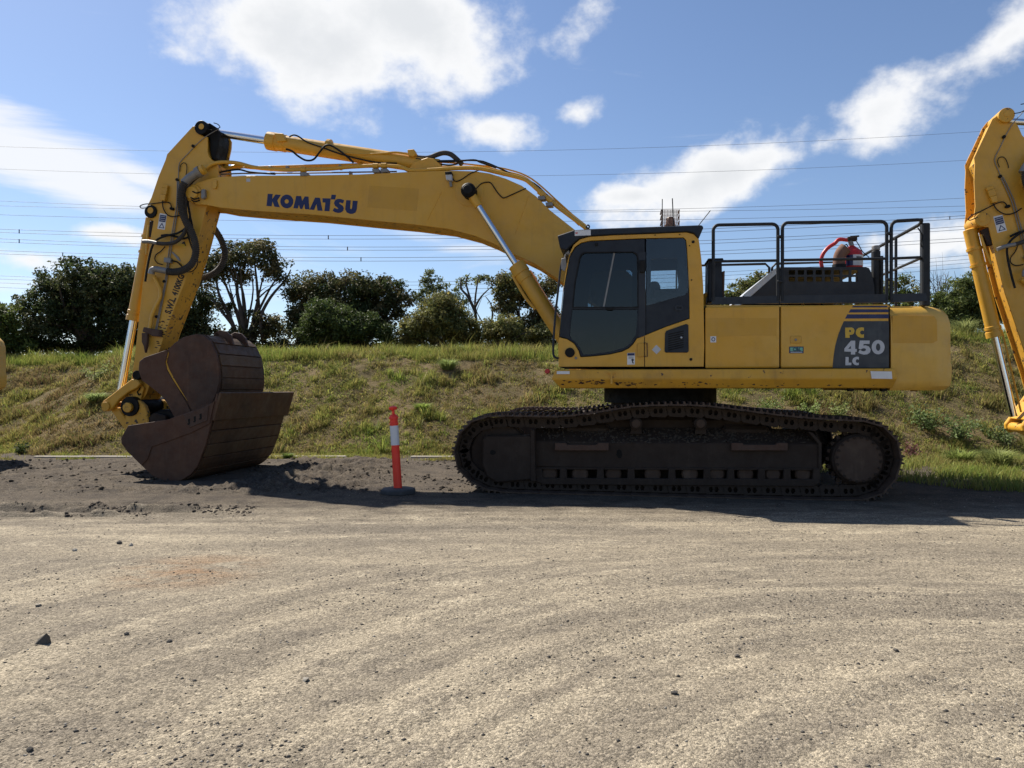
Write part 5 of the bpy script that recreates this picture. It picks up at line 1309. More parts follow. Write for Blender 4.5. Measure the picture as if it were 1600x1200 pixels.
# ---------- arm cylinder above the boom
def hyd(px0, px1, b, name_rod, name_barrel, split, r_rod, r_bar, par, tail=0.0, gland=.16):
    """rod from px0, barrel to px1; split = fraction where the barrel begins"""
    p, q = U(*px0, b), U(*px1, b); d = (q - p).normalized(); L_ = (q - p).length
    s = L_ * split
    lathe(name_rod, p, q, [(0.0, r_rod), (s + .1, r_rod)], 'chrome', par, 20)
    bar = lathe(name_barrel, p, q, [(s, r_rod + .004), (s + .002, r_bar * 1.14), (s + gland * .5, r_bar * 1.16), (s + gland * .52, r_bar * 1.08), (s + gland, r_bar * 1.08), (s + gland + .01, r_bar), (L_ - .03, r_bar), (L_, r_bar * .8)], 'yellow', par, 24)
    return p, q, d, bar
EY = (318, 201.5)
p, q, d, ab = hyd((338, 207.5), (688, 262), 0.0, 'arm_cylinder_rod', 'arm_cylinder', .24, .060, .122, R1, gland=.30)
ARM_CYL = [o for o in R1.children if o.name.startswith('arm_cylinder')]
plate('cylinder_port', [(436, 213), (450, 214), (454, 226), (440, 227)], -.17, -.09, 'yellow', ab, bevel=.01, bref=0)
pipe('cylinder_hose', [(452, 214), (458, 211), (466, 213), (480, 222), (500, 229), (530, 240), (560, 248), (590, 254), (620, 255)], -.15, .012, 'black_rubber', par=ab)
pipe('cylinder_hose', [(447, 233), (456, 236), (466, 244), (478, 250.5), (490, 249), (500, 237), (508, 228), (516, 227), (530, 235), (545, 247), (552, 254)], -.17, .015, 'black_rubber', par=ab)
pipe('cylinder_pipe', [(520, 236), (560, 241), (595, 240), (618, 238), (640, 241)], -.12, .016, par=ab)
for (x, y) in ((514, 231),): 
    c = U(x, y, 0); lathe('barrel_band', c - d * .025, c + d * .025, [(0, .130), (.05, .130)], 'yellow', ab, 24)
plate('hose_joint', [(641, 239), (651, 238), (655, 245), (650, 250), (642, 248)], -.16, -.06, 'yellow', ab, bevel=.008, bref=0)
pipe('thick_hose', [(650, 246), (668, 247), (682, 242), (693, 239), (704, 241), (714, 249), (722, 257)], -.05, .038, 'hose', par=ab)
pipe('thin_hose', [(650, 248), (676, 252), (710, 252), (740, 250), (752, 254), (775, 262)], -.1, .014, 'black_rubber', par=ab)
pipe('thin_hose', [(645, 250), (670, 254), (700, 258), (715, 256)], -.1, .012, 'black_rubber', par=ab)
plate('cylinder_mount', [(640, 272), (652, 258), (672, 251), (682, 253), (692, 262), (700, 272)], -.16, -.10, 'yellow', boom, bevel=.008, bref=0)
plate('cylinder_mount', [(640, 272), (652, 258), (672, 251), (682, 253), (692, 262), (700, 272)], .10, .16, 'yellow', boom, bevel=.008, bref=0)

# ---------- boom cylinders, one on each side of the boom
for bc in (-.46, .46):
    P0 = U(733, 299, -.46); P1_ = U(905, 566, -.46)
    P0 = Vector((P0.x, bc, P0.z)); P1_ = Vector((P1_.x, bc, P1_.z)); dd = (P1_ - P0).normalized(); LL = (P1_ - P0).length
    s0 = .25; s1 = (U(810, 411, -.46) - U(733, 299, -.46)).length
    lathe('boom_cylinder_rod', P0, P1_, [(s0, .046), (s1 + .1, .046)], 'chrome', R1, 20)
    lathe('rod_eye', P0, P1_, [(.08, .062), (s0 + .01, .062), (s0 + .02, .05)], 'yellow', R1, 18)
    br = lathe('boom_cylinder', P0, P1_, [(s1, .05), (s1 + .002, .122), (s1 + .15, .126), (s1 + .16, .116), (s1 + .26, .116), (s1 + .27, .108), (LL, .108)], 'yellow', R1, 24)
    if bc < 0:
        q0 = P0 + dd * (s1 + .1)
        tube('cylinder_port_pipe', [q0 + Vector((-.10, -.02, -.08)), q0 + dd * .35 + Vector((-.12, -.03, -.08)), q0 + dd * .6 + Vector((-.10, -.03, -.06))], .022, 'yellow', br, 8, sub=4)
    cylinder('pin_cap', (P0.x, bc - .09, P0.z), (P0.x, bc + .09, P0.z), .108, 'grease', R1, 22, .02)
    cylinder('pin_head', (P0.x, bc - .12 if bc < 0 else bc + .08, P0.z), (P0.x, bc - .08 if bc < 0 else bc + .12, P0.z), .07, 'black_rubber', R1, 18, .01)
disc_b('pin_keeper', 723, 295.5, -.56, -.50, 2.6, 'grease', R1, 10)
disc_b('boom_boss', 733, 300, BB - .008, BB + .01, 22, 'yellow', boom, 32, BB, .004)

# ---------- arm (everything that swings with it goes into ARM_PARTS)
ARM0 = set(R1.children_recursive)
AB = -0.20
near_out = [(301, 197.5), (309, 195.5), (312, 205), (315, 213), (319, 213.5), (324, 214), (324.5, 228), (324, 236), (326, 244), (331, 250), (339.5, 254), (341, 262), (341, 290), (336, 300), (322, 325), (306, 386), (289, 440), (272, 483), (258, 520), (248, 550), (237, 590), (229, 615), (214, 640), (203, 650), (194, 642), (197, 625), (203, 607), (209.7, 564), (216.5, 503), (223, 442), (232, 390), (240, 345), (232, 340), (227.5, 331), (230, 322), (236.5, 309), (248, 275), (258.5, 250), (261, 241)]
core_out = [(303, 201), (309, 199), (318, 215), (322, 232), (328, 249), (337, 256), (338, 290), (334, 300), (322, 322), (305, 386), (288, 440), (271, 483), (257, 520), (247, 550), (236, 590), (227, 615), (212, 632), (204, 628), (208, 607), (214, 564), (221, 503), (228, 442), (237, 390), (247, 345), (252, 320), (260, 285), (262.5, 248)]
far_out = [(301, 197.5), (309, 192), (318, 189.5), (328, 192), (337, 200), (341.5, 209), (341, 220), (338, 234), (336, 246), (340, 253)] + near_out[11:]
arm = plate('arm', core_out, AB + .015, -AB - .015, 'yellow_worn', R1, bref=AB)
na = plate('side_plate', near_out, AB, AB + .025, 'yellow', arm, bevel=.004)
plate('side_plate', far_out, -AB - .025, -AB, 'yellow_worn', arm, bevel=.004, bref=AB)
# greasy clevis at the arm's head
plate('rod_clevis', [(312, 196), (317, 191), (324, 190), (332, 195), (338, 202), (340, 212), (339, 224), (336, 236), (334, 246), (331, 249), (327, 243), (325, 232), (325, 214), (318, 212), (312, 206)], -.15, .15, 'grease', arm, bevel=.01, bref=AB)
disc_b('pin', 316.5, 200.5, AB - .05, -AB + .05, 10, 'grease', arm, 22, AB)
disc_b('pin_face', 317.5, 199.5, AB - .056, AB - .05, 4.2, 'yellow', arm, 16, AB, .002)
# boom nose pivot: laminated keeper rings
disc_b('pivot_boss', 308, 305, -.315, .315, 13, 'yellow_worn', arm, 26, AB, .012)
pv = disc_b('pivot_pin', 307, 304.5, -.345, .345, 9.5, 'yellow', arm, 24, AB, .012)
for k, (x, y) in enumerate(((303, 309.5), (304, 313.5), (306, 300))):
    tube('keeper_shim', [U(x - 5, y - 1, -.35), U(x + 1, y + 1.6, -.35), U(x + 8, y - .5, -.35)], .010, 'grease', pv, 6, sub=3)
plate('pivot_lock', [(314, 296), (319.5, 295), (320, 308), (316, 311), (313.5, 309)], -.36, -.30, 'steel_grey', arm, bevel=.008)
# bucket cylinder at the arm's front
disc_b('cylinder_pin', 236.5, 331, AB - .03, -AB + .03, 9.3, 'grease', arm, 22, AB)
disc_b('cylinder_pin_face', 237, 329.5, AB - .036, AB - .03, 4.5, 'yellow', arm, 16, AB, .002)
BC0, BC1 = (238, 340), (187.5, 616)
p0, p1 = U(*BC0, 0), U(*BC1, 0); dv = (p1 - p0).normalized(); Lb = (p1 - p0).length
sb = (U(208.5, 501, 0) - p0).length
bcy = lathe('bucket_cylinder', p0, p1, [(0, .05), (.02, .095), (sb - .17, .100), (sb - .165, .112), (sb - .12, .112), (sb - .115, .104), (sb - .09, .104), (sb - .085, .116), (sb, .116), (sb + .001, .05)], 'yellow', R1, 24)
lathe('bucket_cylinder_rod', p0, p1, [(sb - .05, .056), (Lb, .056)], 'chrome', R1, 20)
tube('rod_guard', [p0 + dv * (sb - .02) + Vector((.10, -.05, .03)), p1 + Vector((.10, -.05, .03))], .014, 'yellow', arm, 8)
pipe('barrel_pipe', [(233, 352), (230.5, 372), (229, 398)], -.14, .020, par=arm, sub=2)
for (x, y) in ((229.5, 370), (228, 395)):
    c = p0 + dv * ((U(x, y, 0) - p0).length); lathe('barrel_band', c - dv * .02, c + dv * .02, [(0, .112), (.04, .112)], 'yellow', bcy, 24)
plate('port_block', [(233, 345), (242, 345), (243, 362), (238, 372), (232, 370)], -.18, -.08, 'frame_steel', arm, bevel=.01)
# stickers, lettering
sk = decal('warning_sticker', [(250, 333), (261, 335), (257.5, 359), (246, 357.5)], AB, 'white_label', na)
decal('sticker_text_block', [(250.5, 335.5), (260.2, 337), (258.4, 347.3), (248.9, 346)], AB - .003, 'blue_decal', sk, bref=AB)
for k in range(3): decal('sticker_line', [(250.6 - k * .5, 337.3 + 3 * k), (259 - k * .5, 338.6 + 3 * k), (258.9 - k * .5, 339.3 + 3 * k), (250.5 - k * .5, 338 + 3 * k)], AB - .006, 'silver_decal', sk, bref=AB)
decal('sticker_triangle', [(253.5, 348), (257, 357), (248, 356)], AB - .003, 'blue_decal', sk, [[(253.3, 350), (255.6, 355.8), (249.8, 355.2)]], bref=AB)
text_on('load_lettering', 'S.W.L. 4100KG', (266.0, 491), (206, -560), 9.0, AB, 'black_ink', na, AB, .045, .76)
ys = decal('yellow_sticker', [(279, 378), (292, 381), (290, 388), (277, 383)], AB, 'gold_decal', na)
decal('sticker_mark', [(285.5, 378.5), (288.5, 377), (291, 384), (289.5, 384.5), (288, 381), (284, 381)], AB - .003, 'black_ink', ys, bref=AB)
plate('valve_box', [(250.5, 303), (258.5, 304), (257, 313.5), (250, 312.5)], AB - .07, AB - .005, 'yellow', arm, bevel=.006)
plate('valve_box_cap', [(253, 288.5), (262, 289), (261, 294), (252.5, 293)], AB - .05, AB - .005, 'yellow_worn', arm, bevel=.004)
plate('valve_body', [(252, 293), (261, 294), (259.5, 304), (251, 303)], AB - .06, AB - .005, 'yellow_fresh', arm, bevel=.004)
plate('junction_block', [(256, 402), (266.5, 403.5), (266, 411), (255.5, 409.5)], AB - .07, AB - .005, 'steel_grey', arm, bevel=.004)
plate('spanner_plate', [(267.5, 394), (269.5, 393), (279, 401.5), (282.5, 408.5), (278, 406.5)], AB - .012, AB - .003, 'steel_grey', na, bevel=.002)
plate('bracket_stub', [(224, 511), (239, 514), (249, 515), (248, 526), (237, 525), (233, 522), (222, 518)], AB - .10, AB - .003, 'rust', arm, bevel=.008)
plate('valve_stub', [(221, 520), (230, 520), (229, 540), (226, 552), (224, 541), (221, 534)], AB - .10, AB - .04, 'rust', arm, bevel=.008)
# pipes and hoses on the arm's near face
def ah(name, px_, b, r, mat='black_rubber', sub=4, n=8): return tube(name, [U(x, y, b) for x, y in px_], r, mat, arm, n, sub=sub)
ah('grease_pipe', [(322, 201), (331, 203), (342, 200), (343.5, 198), (340, 194), (334, 192)], AB - .05, .007)
ah('grease_pipe', [(341, 202), (332, 207), (322, 213), (311, 222), (303, 230), (292, 242), (280.5, 254.5), (279, 270), (277.5, 300)], AB - .012, .006, 'steel_grey', 2)
ah('grease_hose', [(281, 268), (282, 259), (286, 254.5), (290.5, 256), (292, 263), (290.5, 274)], AB - .02, .006)
ah('steel_pipe', [(277, 283), (276, 320), (271, 350), (267, 375), (262, 405), (258, 440), (249, 485), (242, 520)], AB - .02, .008, 'steel_grey', 2)
ah('steel_pipe', [(279.5, 283), (279, 320), (274, 350), (270, 375), (265, 405), (260, 440), (251, 485), (244, 520)], AB - .02, .008, 'steel_grey', 2)
for (x, y) in ((303, 229), (278, 281.5), (269, 326.5), (271, 327), (258, 440), (246, 495)): disc_b('pipe_clip', x, y, AB - .04, AB, 2.2, 'grease', arm, 8, AB, .004)
ah('feed_pipe', [(241, 432), (246, 442), (250, 452), (250, 465), (243, 480), (237, 495), (234, 512), (228, 520)], AB - .06, .030, 'yellow', 5, 10)
# big corrugated hoses: ridged radius
def corr(name, px_, b, r, par):
    pts = smooth_path([U(x, y, b) if len(px_[0]) == 2 else None for x, y in px_], 24)
    P = np.array([tuple(v) for v in pts]); s = np.concatenate([[0], np.cumsum(np.linalg.norm(np.diff(P, axis=0), axis=1))])
    t = np.arange(0, s[-1], .014); Q = np.stack([np.interp(t, s, P[:, k]) for k in range(3)], -1)
    return tube(name, [Vector(v) for v in Q], [r if i % 2 else r * .80 for i in range(len(Q))], 'hose', par, 12)
corr('corrugated_hose', [(289, 285), (284.5, 295), (282.5, 310), (284, 328), (290, 345), (298, 360), (304, 376), (306, 392), (303, 406), (296, 416), (285, 422.5), (272, 425), (262, 424)], AB - .20, .058, arm)
ah('hose_end', [(262, 424), (250, 421.5), (243, 420.5), (238, 422), (236, 428)], AB - .18, .048, 'steel_grey', 4, 12)
ah('hose_collar', [(288, 286), (297, 277.5), (309, 270)], AB - .17, .066, 'steel_grey', 3, 14)
ah('hose_flange', [(308, 270.5), (313.5, 267)], AB - .17, .085, 'steel_grey', 0, 14)
ah('pipe_flange', [(314, 267), (319, 264)], AB - .16, .075, 'yellow', 0, 14)
ah('rubber_hose', [(310, 275), (298, 284), (291, 300), (289, 325), (292, 350), (289, 362), (282, 372), (272, 379), (258, 381), (245, 380)], AB - .12, .030, 'hose', 6, 10)
ah('hose_fitting', [(245, 380), (233, 377.5), (223, 377.5)], AB - .14, .030, 'steel_grey', 3, 10)
ah('rubber_hose', [(308, 278), (297, 290), (293.5, 315), (297, 340), (291, 355), (278, 364), (262, 368), (248, 373), (240, 381), (235, 395), (230, 420), (227, 440)], AB - .09, .017, 'black_rubber', 6)
ah('rubber_hose', [(295, 330), (300, 350), (301, 362), (300, 372)], AB - .08, .014, 'black_rubber', 6)
ah('rubber_hose', [(290, 352), (294, 368), (298, 382), (301, 390)], AB - .06, .012, 'black_rubber', 6)
ah('rubber_hose', [(252, 368), (262, 367), (276, 370), (286, 373), (296, 369), (299, 361)], AB - .06, .016, 'black_rubber', 6)
ah('thin_cable', [(254, 313), (255, 325), (261, 335), (270, 338.5), (282, 336)], AB - .03, .009, 'black_rubber', 6)
ah('thin_cable', [(268, 326), (266, 318), (258, 316), (240, 318), (226, 319), (219, 322), (221, 325), (230, 324.5)], AB - .03, .008, 'black_rubber', 6)
ah('thin_cable', [(258, 385), (252, 392), (244, 398), (242, 405), (246, 411), (254, 413.5)], AB - .03, .008, 'black_rubber', 6)
ah('thin_cable', [(266, 407), (276, 409), (282, 414), (287, 420)], AB - .03, .011, 'black_rubber', 6)
ah('thin_cable', [(306, 400), (309, 408), (307, 417), (300, 424), (291, 425)], AB - .05, .008, 'black_rubber', 6)
corr('corrugated_hose', [(331, 352), (338, 362), (346, 376), (351, 392), (350, 405), (344, 418), (333, 428), (318, 434), (304, 436)], .34, .055, arm)
# tipping link, bucket link and quick hitch
lk = plate('tipping_link', [(158, 634), (160, 627), (166, 622.5), (175, 616), (190, 604), (206, 592), (215, 594), (219, 600), (214, 606), (200, 613), (186, 624), (176, 637), (168, 643), (160, 642)], -.33, -.25, 'yellow', R1, bevel=.012)
plate('tipping_link', [(158, 634), (160, 627), (166, 622.5), (175, 616), (190, 604), (206, 592), (215, 594), (219, 600), (214, 606), (200, 613), (186, 624), (176, 637), (168, 643), (160, 642)], .25, .33, 'yellow', R1, bevel=.012, bref=-.33)
plate('link_bar', [(168, 622), (190, 604), (196, 609), (186, 621), (176, 628)], -.25, .25, 'yellow', lk, bref=-.33, bevel=.01)
disc_b('link_pin', 164, 635, -.36, .36, 6.5, 'yellow_worn', lk, 20, -.36)
disc_b('arm_link_pin', 213, 586, -.30, .30, 6.5, 'grease', R1, 20, -.30)
plate('bucket_link', [(166, 640), (172, 634), (180, 638), (198, 664), (206, 676), (200, 684), (192, 676)], -.22, .22, 'yellow', R1, bevel=.015, bref=-.3)
hi = plate('quick_hitch', [(194.5, 640), (196, 630), (202, 624), (210, 623), (219, 627), (226, 634), (230, 645), (232, 662), (230, 684), (198, 684), (196, 664)], -.34, -.26, 'yellow_worn', R1, bevel=.012)
plate('quick_hitch', [(194.5, 640), (196, 630), (202, 624), (210, 623), (219, 627), (226, 634), (230, 645), (232, 662), (230, 684), (198, 684), (196, 664)], .26, .34, 'yellow_worn', R1, bevel=.012, bref=-.34)
disc_b('hitch_boss', 204, 635, -.37, .37, 14, 'grease', R1, 26, -.34)
disc_b('hitch_pin', 203.5, 636.5, -.42, .42, 7, 'yellow_worn', R1, 20, -.34)
plate('hitch_body', [(222, 650), (246, 640), (262, 640), (272, 650), (270, 680), (220, 684)], -.24, .24, 'grease', R1, bevel=.03, bref=-.3)
plate('hitch_hook', [(228, 655), (240, 645), (258, 650), (262, 668), (240, 680), (228, 676)], -.32, -.24, 'frame_steel', R1, bevel=.01)
plate('arm_nose_plate', [(205, 640), (203, 607), (210, 590), (228, 606), (222, 628)], AB - .05, -AB + .05, 'yellow_worn', R1, bevel=.006, bref=AB)
ah('nose_cable', [(219, 601), (218, 608), (215, 612), (217, 617), (220, 615)], AB - .06, .010, 'grease', 4)
chips('rust_chips', arm, [(262, 274, 470, 500, .3), (250, 266, 500, 530, .5), (243, 254, 530, 555, .3)], lambda z: AB - .0015, 'rust', 40, .5, 2.2, AB)
ARM_PARTS = [o for o in R1.children if o not in ARM0]

# ---------- copies: the neighbours in the row
def copy_tree(o, parent, skip=()):
    c = o.copy(); COL.objects.link(c); c.parent = parent
    for ch in o.children:
        if ch.name.split('.')[0] in skip: continue
        copy_tree(ch, c, skip)
    return c
piv = U(307, 304, AB); PIV = Vector((piv.x, 0, piv.z))
def clone(label, th, loc, rot, skip=()):
    r = empty('excavator', loc, -th); tag(r, label, 'excavator', 'excavators parked in a row')
    M = Matrix.Translation(PIV) @ Matrix.Rotation(rot, 4, 'Y') @ Matrix.Translation(-PIV)
    for o in list(R1.children):
        nm = o.name.split('.')[0]
        if nm in skip or nm in ('arm_cylinder', 'arm_cylinder_rod'): continue
        c = copy_tree(o, r, skip)
        if o in ARM_PARTS and rot: c.matrix_basis = M.copy()
    # arm cylinder re-aimed at the swung arm
    a_ = U(317, 200.5, AB); e = M @ Vector((a_.x, 0, a_.z)); t = U(688, 262, 0.0); L0 = (t - e).length; dd = (t - e).normalized()
    lathe('arm_cylinder_rod', e, t, [(.0, .047), (L0 * .5, .047)], 'chrome', r, 20)
    lathe('arm_cylinder', e, t, [(L0 * .42, .05), (L0 * .42 + .002, .124), (L0 * .42 + .15, .126), (L0 * .42 + .3, .116), (L0 * .42 + .31, .108), (L0 - .1, .108), (L0, .09)], 'yellow', r, 24)
    return r
LETTERS = tuple(n for n, _, _ in letters)
th2 = math.radians(14.0); ROT2 = math.radians(-23.0)
M2 = Matrix.Translation(PIV) @ Matrix.Rotation(ROT2, 4, 'Y') @ Matrix.Translation(-PIV)
tp = U(317, 200.5, AB); tl = M2 @ tp
dep = (tl.z - CAM_H) * FOC / (HZ - 181.0); wx = (1571.5 - 800) / FOC * dep
off = Vector((tl.x * math.cos(th2) + tl.y * math.sin(th2), -tl.x * math.sin(th2) + tl.y * math.cos(th2)))
loc2 = Vector((wx - off.x, dep - off.y, 0))
ex2 = clone('yellow excavator cut off by the right edge of the picture, only its arm showing', th2, loc2, ROT2, skip=('rod_clevis', 'load_lettering', 'beacon', 'guard_bar'))
for o_ in ex2.children_recursive:
    if o_.name.split('.')[0] in ('pin', 'cylinder_pin'):
        o_.data = o_.data.copy(); o_.data.materials[0] = MATS['yellow_worn']
print('right excavator at', tuple(round(v, 2) for v in loc2), 'arm depth', round(dep, 2))
th3 = math.radians(8.5); dep3 = 13.4
cwr = Vector((aCW1 + .0, 1.25, 0)); off3 = Vector((cwr.x * math.cos(th3) + cwr.y * math.sin(th3), -cwr.x * math.sin(th3) + cwr.y * math.cos(th3)))
loc3 = Vector(((2 - 800) / FOC * dep3 - off3.x, dep3 - off3.y, 0))
ex3 = clone('yellow excavator at the left edge of the picture, only the rim of its counterweight showing', th3, loc3, 0.0, skip=('handrail', 'beacon', 'guard_bar'))

# ================================================================== THINGS ON AND ROUND THE MACHINE
def in_frame(root):
    return root
def solid_root(name, label, cat, group=None):
    r = empty(name, ORG, -TH); tag(r, label, cat, group); return r
# wide ditch bucket standing on the ground
def bucket(name, label, prof, side, b0, b1, strips, lip=None, side_th=.045):
    r = solid_root(name, label, 'bucket', 'digger buckets')
    sd = plate('side_plate', side, b0, b0 + side_th, 'bucket_steel', r, bevel=.006)
    plate('side_plate', side, b1 - side_th, b1, 'bucket_steel', r, bevel=.006, bref=b0)
    P = [Vector((*az(*p, b0), 0)) for p in prof]
    A2 = [(p.x, p.y) for p in P]
    # shell: a bent sheet of real thickness between the side plates
    n = len(A2); V, F = [], []
    cx, cz = sum(a for a, _ in A2) / n, sum(z for _, z in A2) / n
    nor = []
    for i in range(n):
        t = Vector(A2[min(i + 1, n - 1)]) - Vector(A2[max(i - 1, 0)]); nn = Vector((t.y, -t.x)).normalized()
        if nn.dot(Vector(A2[i]) - Vector((cx, cz))) < 0: nn = -nn
        nor.append(nn)
    for i in range(n):
        o_ = Vector(A2[i]) - nor[i] * .006; q_ = o_ - nor[i] * .03
        V += [(o_.x, b0 + .01, o_.y), (o_.x, b1 - .01, o_.y), (q_.x, b0 + .01, q_.y), (q_.x, b1 - .01, q_.y)]
    for i in range(n - 1):
        k = 4 * i; F += [(k, k + 1, k + 5, k + 4), (k + 2, k + 6, k + 7, k + 3), (k, k + 4, k + 6, k + 2), (k + 1, k + 3, k + 7, k + 5)]
    F += [(0, 2, 3, 1), (4 * n - 4, 4 * n - 3, 4 * n - 1, 4 * n - 2)]
    me = bpy.data.meshes.new('shell'); me.from_pydata(V, [], F); me.update(); fix_normals(me); sh = link_me('shell', me, 'bucket_steel', r)
    # wear strips, evenly along the profile
    pr = np.array(A2); s = np.concatenate([[0], np.cumsum(np.linalg.norm(np.diff(pr, axis=0), axis=1))])
    N_ = np.array([tuple(v) for v in nor])
    at = lambda t: (np.array([np.interp(t, s, pr[:, 0]), np.interp(t, s, pr[:, 1])]), np.array([np.interp(t, s, N_[:, 0]), np.interp(t, s, N_[:, 1])]))
    t0, t1, cnt = strips; T0, T1 = s[-1] * t0, s[-1] * t1; w = (T1 - T0) / cnt
    for i in range(cnt):
        ta, tb = T0 + i * w + .009, T0 + (i + 1) * w - .009
        pts = [at(ta), at((ta + tb) / 2), at(tb)]
        V, F = [], []
        lift = .014 + .010 * random.random()
        for p_, n_ in pts:
            for h_ in (-.004, lift):
                c = p_ + n_ * h_
                V += [(c[0], b0 + side_th + .004 + random.uniform(0, .012), c[1]), (c[0], b1 - side_th - .004 - random.uniform(0, .012), c[1])]
        for j in range(2):
            k = 4 * j; F += [(k, k + 1, k + 5, k + 4), (k + 2, k + 6, k + 7, k + 3), (k, k + 4, k + 6, k + 2), (k + 1, k + 3, k + 7, k + 5)]
        F += [(0, 2, 3, 1), (8, 9, 11, 10)]
        me = bpy.data.meshes.new('wear_strip'); me.from_pydata(V, [], F); me.update(); fix_normals(me); bevel_me(me, .003)
        link_me('wear_strip', me, 'bucket_strip_pale' if (i * 7 + cnt) % 3 == 0 else 'bucket_strip', sh)
    return r, sd, sh
mud_prof = [(341, 616), (334, 650), (328, 668), (320, 696), (307, 729.5), (296, 742.5), (284, 750), (270.5, 753), (252.5, 750), (237, 742), (221, 727), (199, 705), (190.5, 693)]
mud_side = [(201, 665), (215, 664.4), (237.5, 662), (262.5, 655.6), (287.5, 647), (329, 632), (336, 626), (341, 613), (338, 640), (330, 660), (321, 696), (308, 729.5), (297, 742.5), (284.5, 750), (270.5, 753.3), (252, 750.4), (237, 742.4), (221, 727.5), (198.5, 705.5), (190, 693.5), (190, 684.5)]
MB0, MB1 = -1.13, 1.13
mudb, msd, msh = bucket('ditch_bucket', 'wide rusty brown ditching bucket standing on the mud under the arm', mud_prof, mud_side, MB0, MB1, (.13, .70, 7))
# bolted lip along the back edge, wider than the bucket
p_a, p_b = U(341, 612, MB0), U(331, 656, MB0)
dl_ = (p_b - p_a).normalized(); nl = Vector((dl_.z, 0, -dl_.x))
if nl.x < 0: nl = -nl
V = []
for b in (MB0 - .03, MB1 + .03):
    for (t, h_) in ((0, .03), (0, .075), (1, .075), (1, .03)):
        c = p_a.lerp(p_b, t) + nl * h_ * (1 if t == 0 else .7); V.append((c.x, b, c.z))
me = bpy.data.meshes.new('lip_plate'); me.from_pydata(V, [], [(0, 1, 2, 3), (7, 6, 5, 4), (0, 4, 5, 1), (1, 5, 6, 2), (2, 6, 7, 3), (3, 7, 4, 0)]); me.update(); fix_normals(me); bevel_me(me, .006)
link_me('lip_plate', me, 'bucket_strip', mudb)
plate('side_flange', [(190.5, 693), (190, 684.5), (201, 665), (262.5, 655.6), (329, 632), (336, 626), (332, 644), (328, 662), (300, 676), (262, 690), (238, 698), (231, 718), (222, 727)], MB0 - .014, MB0 + .001, 'bucket_steel', msd, bevel=.004, bref=MB0)
mp = plate('marker_plate', [(288, 648), (327.5, 633.5), (325, 657), (298, 668)], MB0 - .026, MB0 - .013, 'rust', msd, bevel=.004, bref=MB0)
for k, (x, y) in enumerate(((297, 660), (306, 656), (315, 652))):
    plate('stamped_mark', [(x - 1.6, y - 5), (x + 1.6, y - 6.2), (x + 1.6, y + 2), (x - .3, y + 4), (x - 2.4, y + 3), (x - 2.2, y + 1.4), (x - .9, y + 1.6)], MB0 - .0285, MB0 - .024, 'grease', mp, bref=MB0)
# narrower digging bucket nested in it
gp_prof = [(262.6, 546), (272.8, 536), (286, 527), (302, 522.5), (317.8, 524), (329, 532.6), (338, 551.8), (342.5, 574), (343.6, 596.8), (341, 612), (336, 626), (326, 646), (312, 660), (295, 666)]
gp_side = [(217.6, 578.8), (218.8, 565), (226.6, 558.5)] + gp_prof + [(276, 658), (270, 645), (262, 630), (252.5, 617), (236.8, 604.6), (223, 594.5)]
GB0, GB1 = -.75, .62
gpb, gsd, gsh = bucket('digging_bucket', 'dark rounded digging bucket lying nested inside the wide bucket', gp_prof, gp_side, GB0, GB1, (.20, .90, 9))
plate('side_cutter', [(217.6, 578.8), (218.8, 565), (226.6, 558.5), (262, 546.6), (263, 552), (259.5, 566), (262, 578), (270, 592), (281, 610), (294, 632), (302, 650), (276, 656), (270, 645), (262, 630), (252.5, 617), (236.8, 604.6), (223, 594.5)], GB0 - .022, GB0 + .001, 'bucket_steel', gsd, bevel=.005, bref=GB0)
plate('yellow_scrape', [(262.4, 549), (264, 552), (260.6, 566), (264.5, 577), (271.5, 590), (282, 608), (294, 628), (281, 609), (270, 592.5), (261, 578), (258.6, 567)], GB0 - .006, GB0 + .001, 'yellow_worn', gsd, bref=GB0)
plate('side_wear_plate', [(324, 550), (332, 540), (338.5, 553), (342.5, 575), (343, 597), (339, 614), (330, 634), (322, 640), (328, 612), (330, 580)], GB0 - .014, GB0 + .001, 'bucket_steel', gsd, bevel=.004, bref=GB0)
for bb_ in (-.22, .22):
    plate('mounting_ear', [(300, 524), (304, 516), (313, 511), (323, 513), (331, 521), (335, 535), (327, 538), (322, 526), (313, 522)], bb_, bb_ + .05, 'bucket_steel', gsh, bevel=.006, bref=GB0)
disc_b('ear_tube', 308, 520, -.22, .27, 4.5, 'bucket_strip', gsh, 14, GB0)

# fire extinguisher on the engine hood
fe = solid_root('fire_extinguisher', 'red fire extinguisher with white label standing on the engine cover', 'extinguisher')
FB = -.62
f0, f1 = U(1331, 418, FB), U(1331, 384, FB); fr = (U(1347.5, 400, FB) - U(1331, 400, FB)).length
f0.z = mz - .004
fh = f1.z - f0.z; ftop = Vector((f0.x, FB, f0.z + fh))
bt = lathe('bottle', f0, ftop, [(0, fr * .9), (.02, fr), (fh * .66, fr), (fh * .80, fr * .86), (fh * .91, fr * .5), (fh, fr * .22)], 'red_paint', fe, 28)
def arc_label(name, z0, z1, a0_, a1_, mat, rr):
    V, F = [], []; m_ = 12
    for i in range(m_ + 1):
        a = a0_ + (a1_ - a0_) * i / m_; V += [(f0.x + rr * math.cos(a), FB + rr * math.sin(a), z0), (f0.x + rr * math.cos(a), FB + rr * math.sin(a), z1)]
    F = [(2 * i, 2 * i + 2, 2 * i + 3, 2 * i + 1) for i in range(m_)]
    o = link_mesh(name, V, F, mat, bt); o.modifiers.new('thick', 'SOLIDIFY').thickness = .0015; return o
arc_label('white_label', f0.z + fh * .20, f0.z + fh * .60, -1.75, -.35, 'white_label', fr + .003)
arc_label('blue_label', f0.z + fh * .20, f0.z + fh * .60, -2.4, -1.76, 'blue_decal', fr + .003)
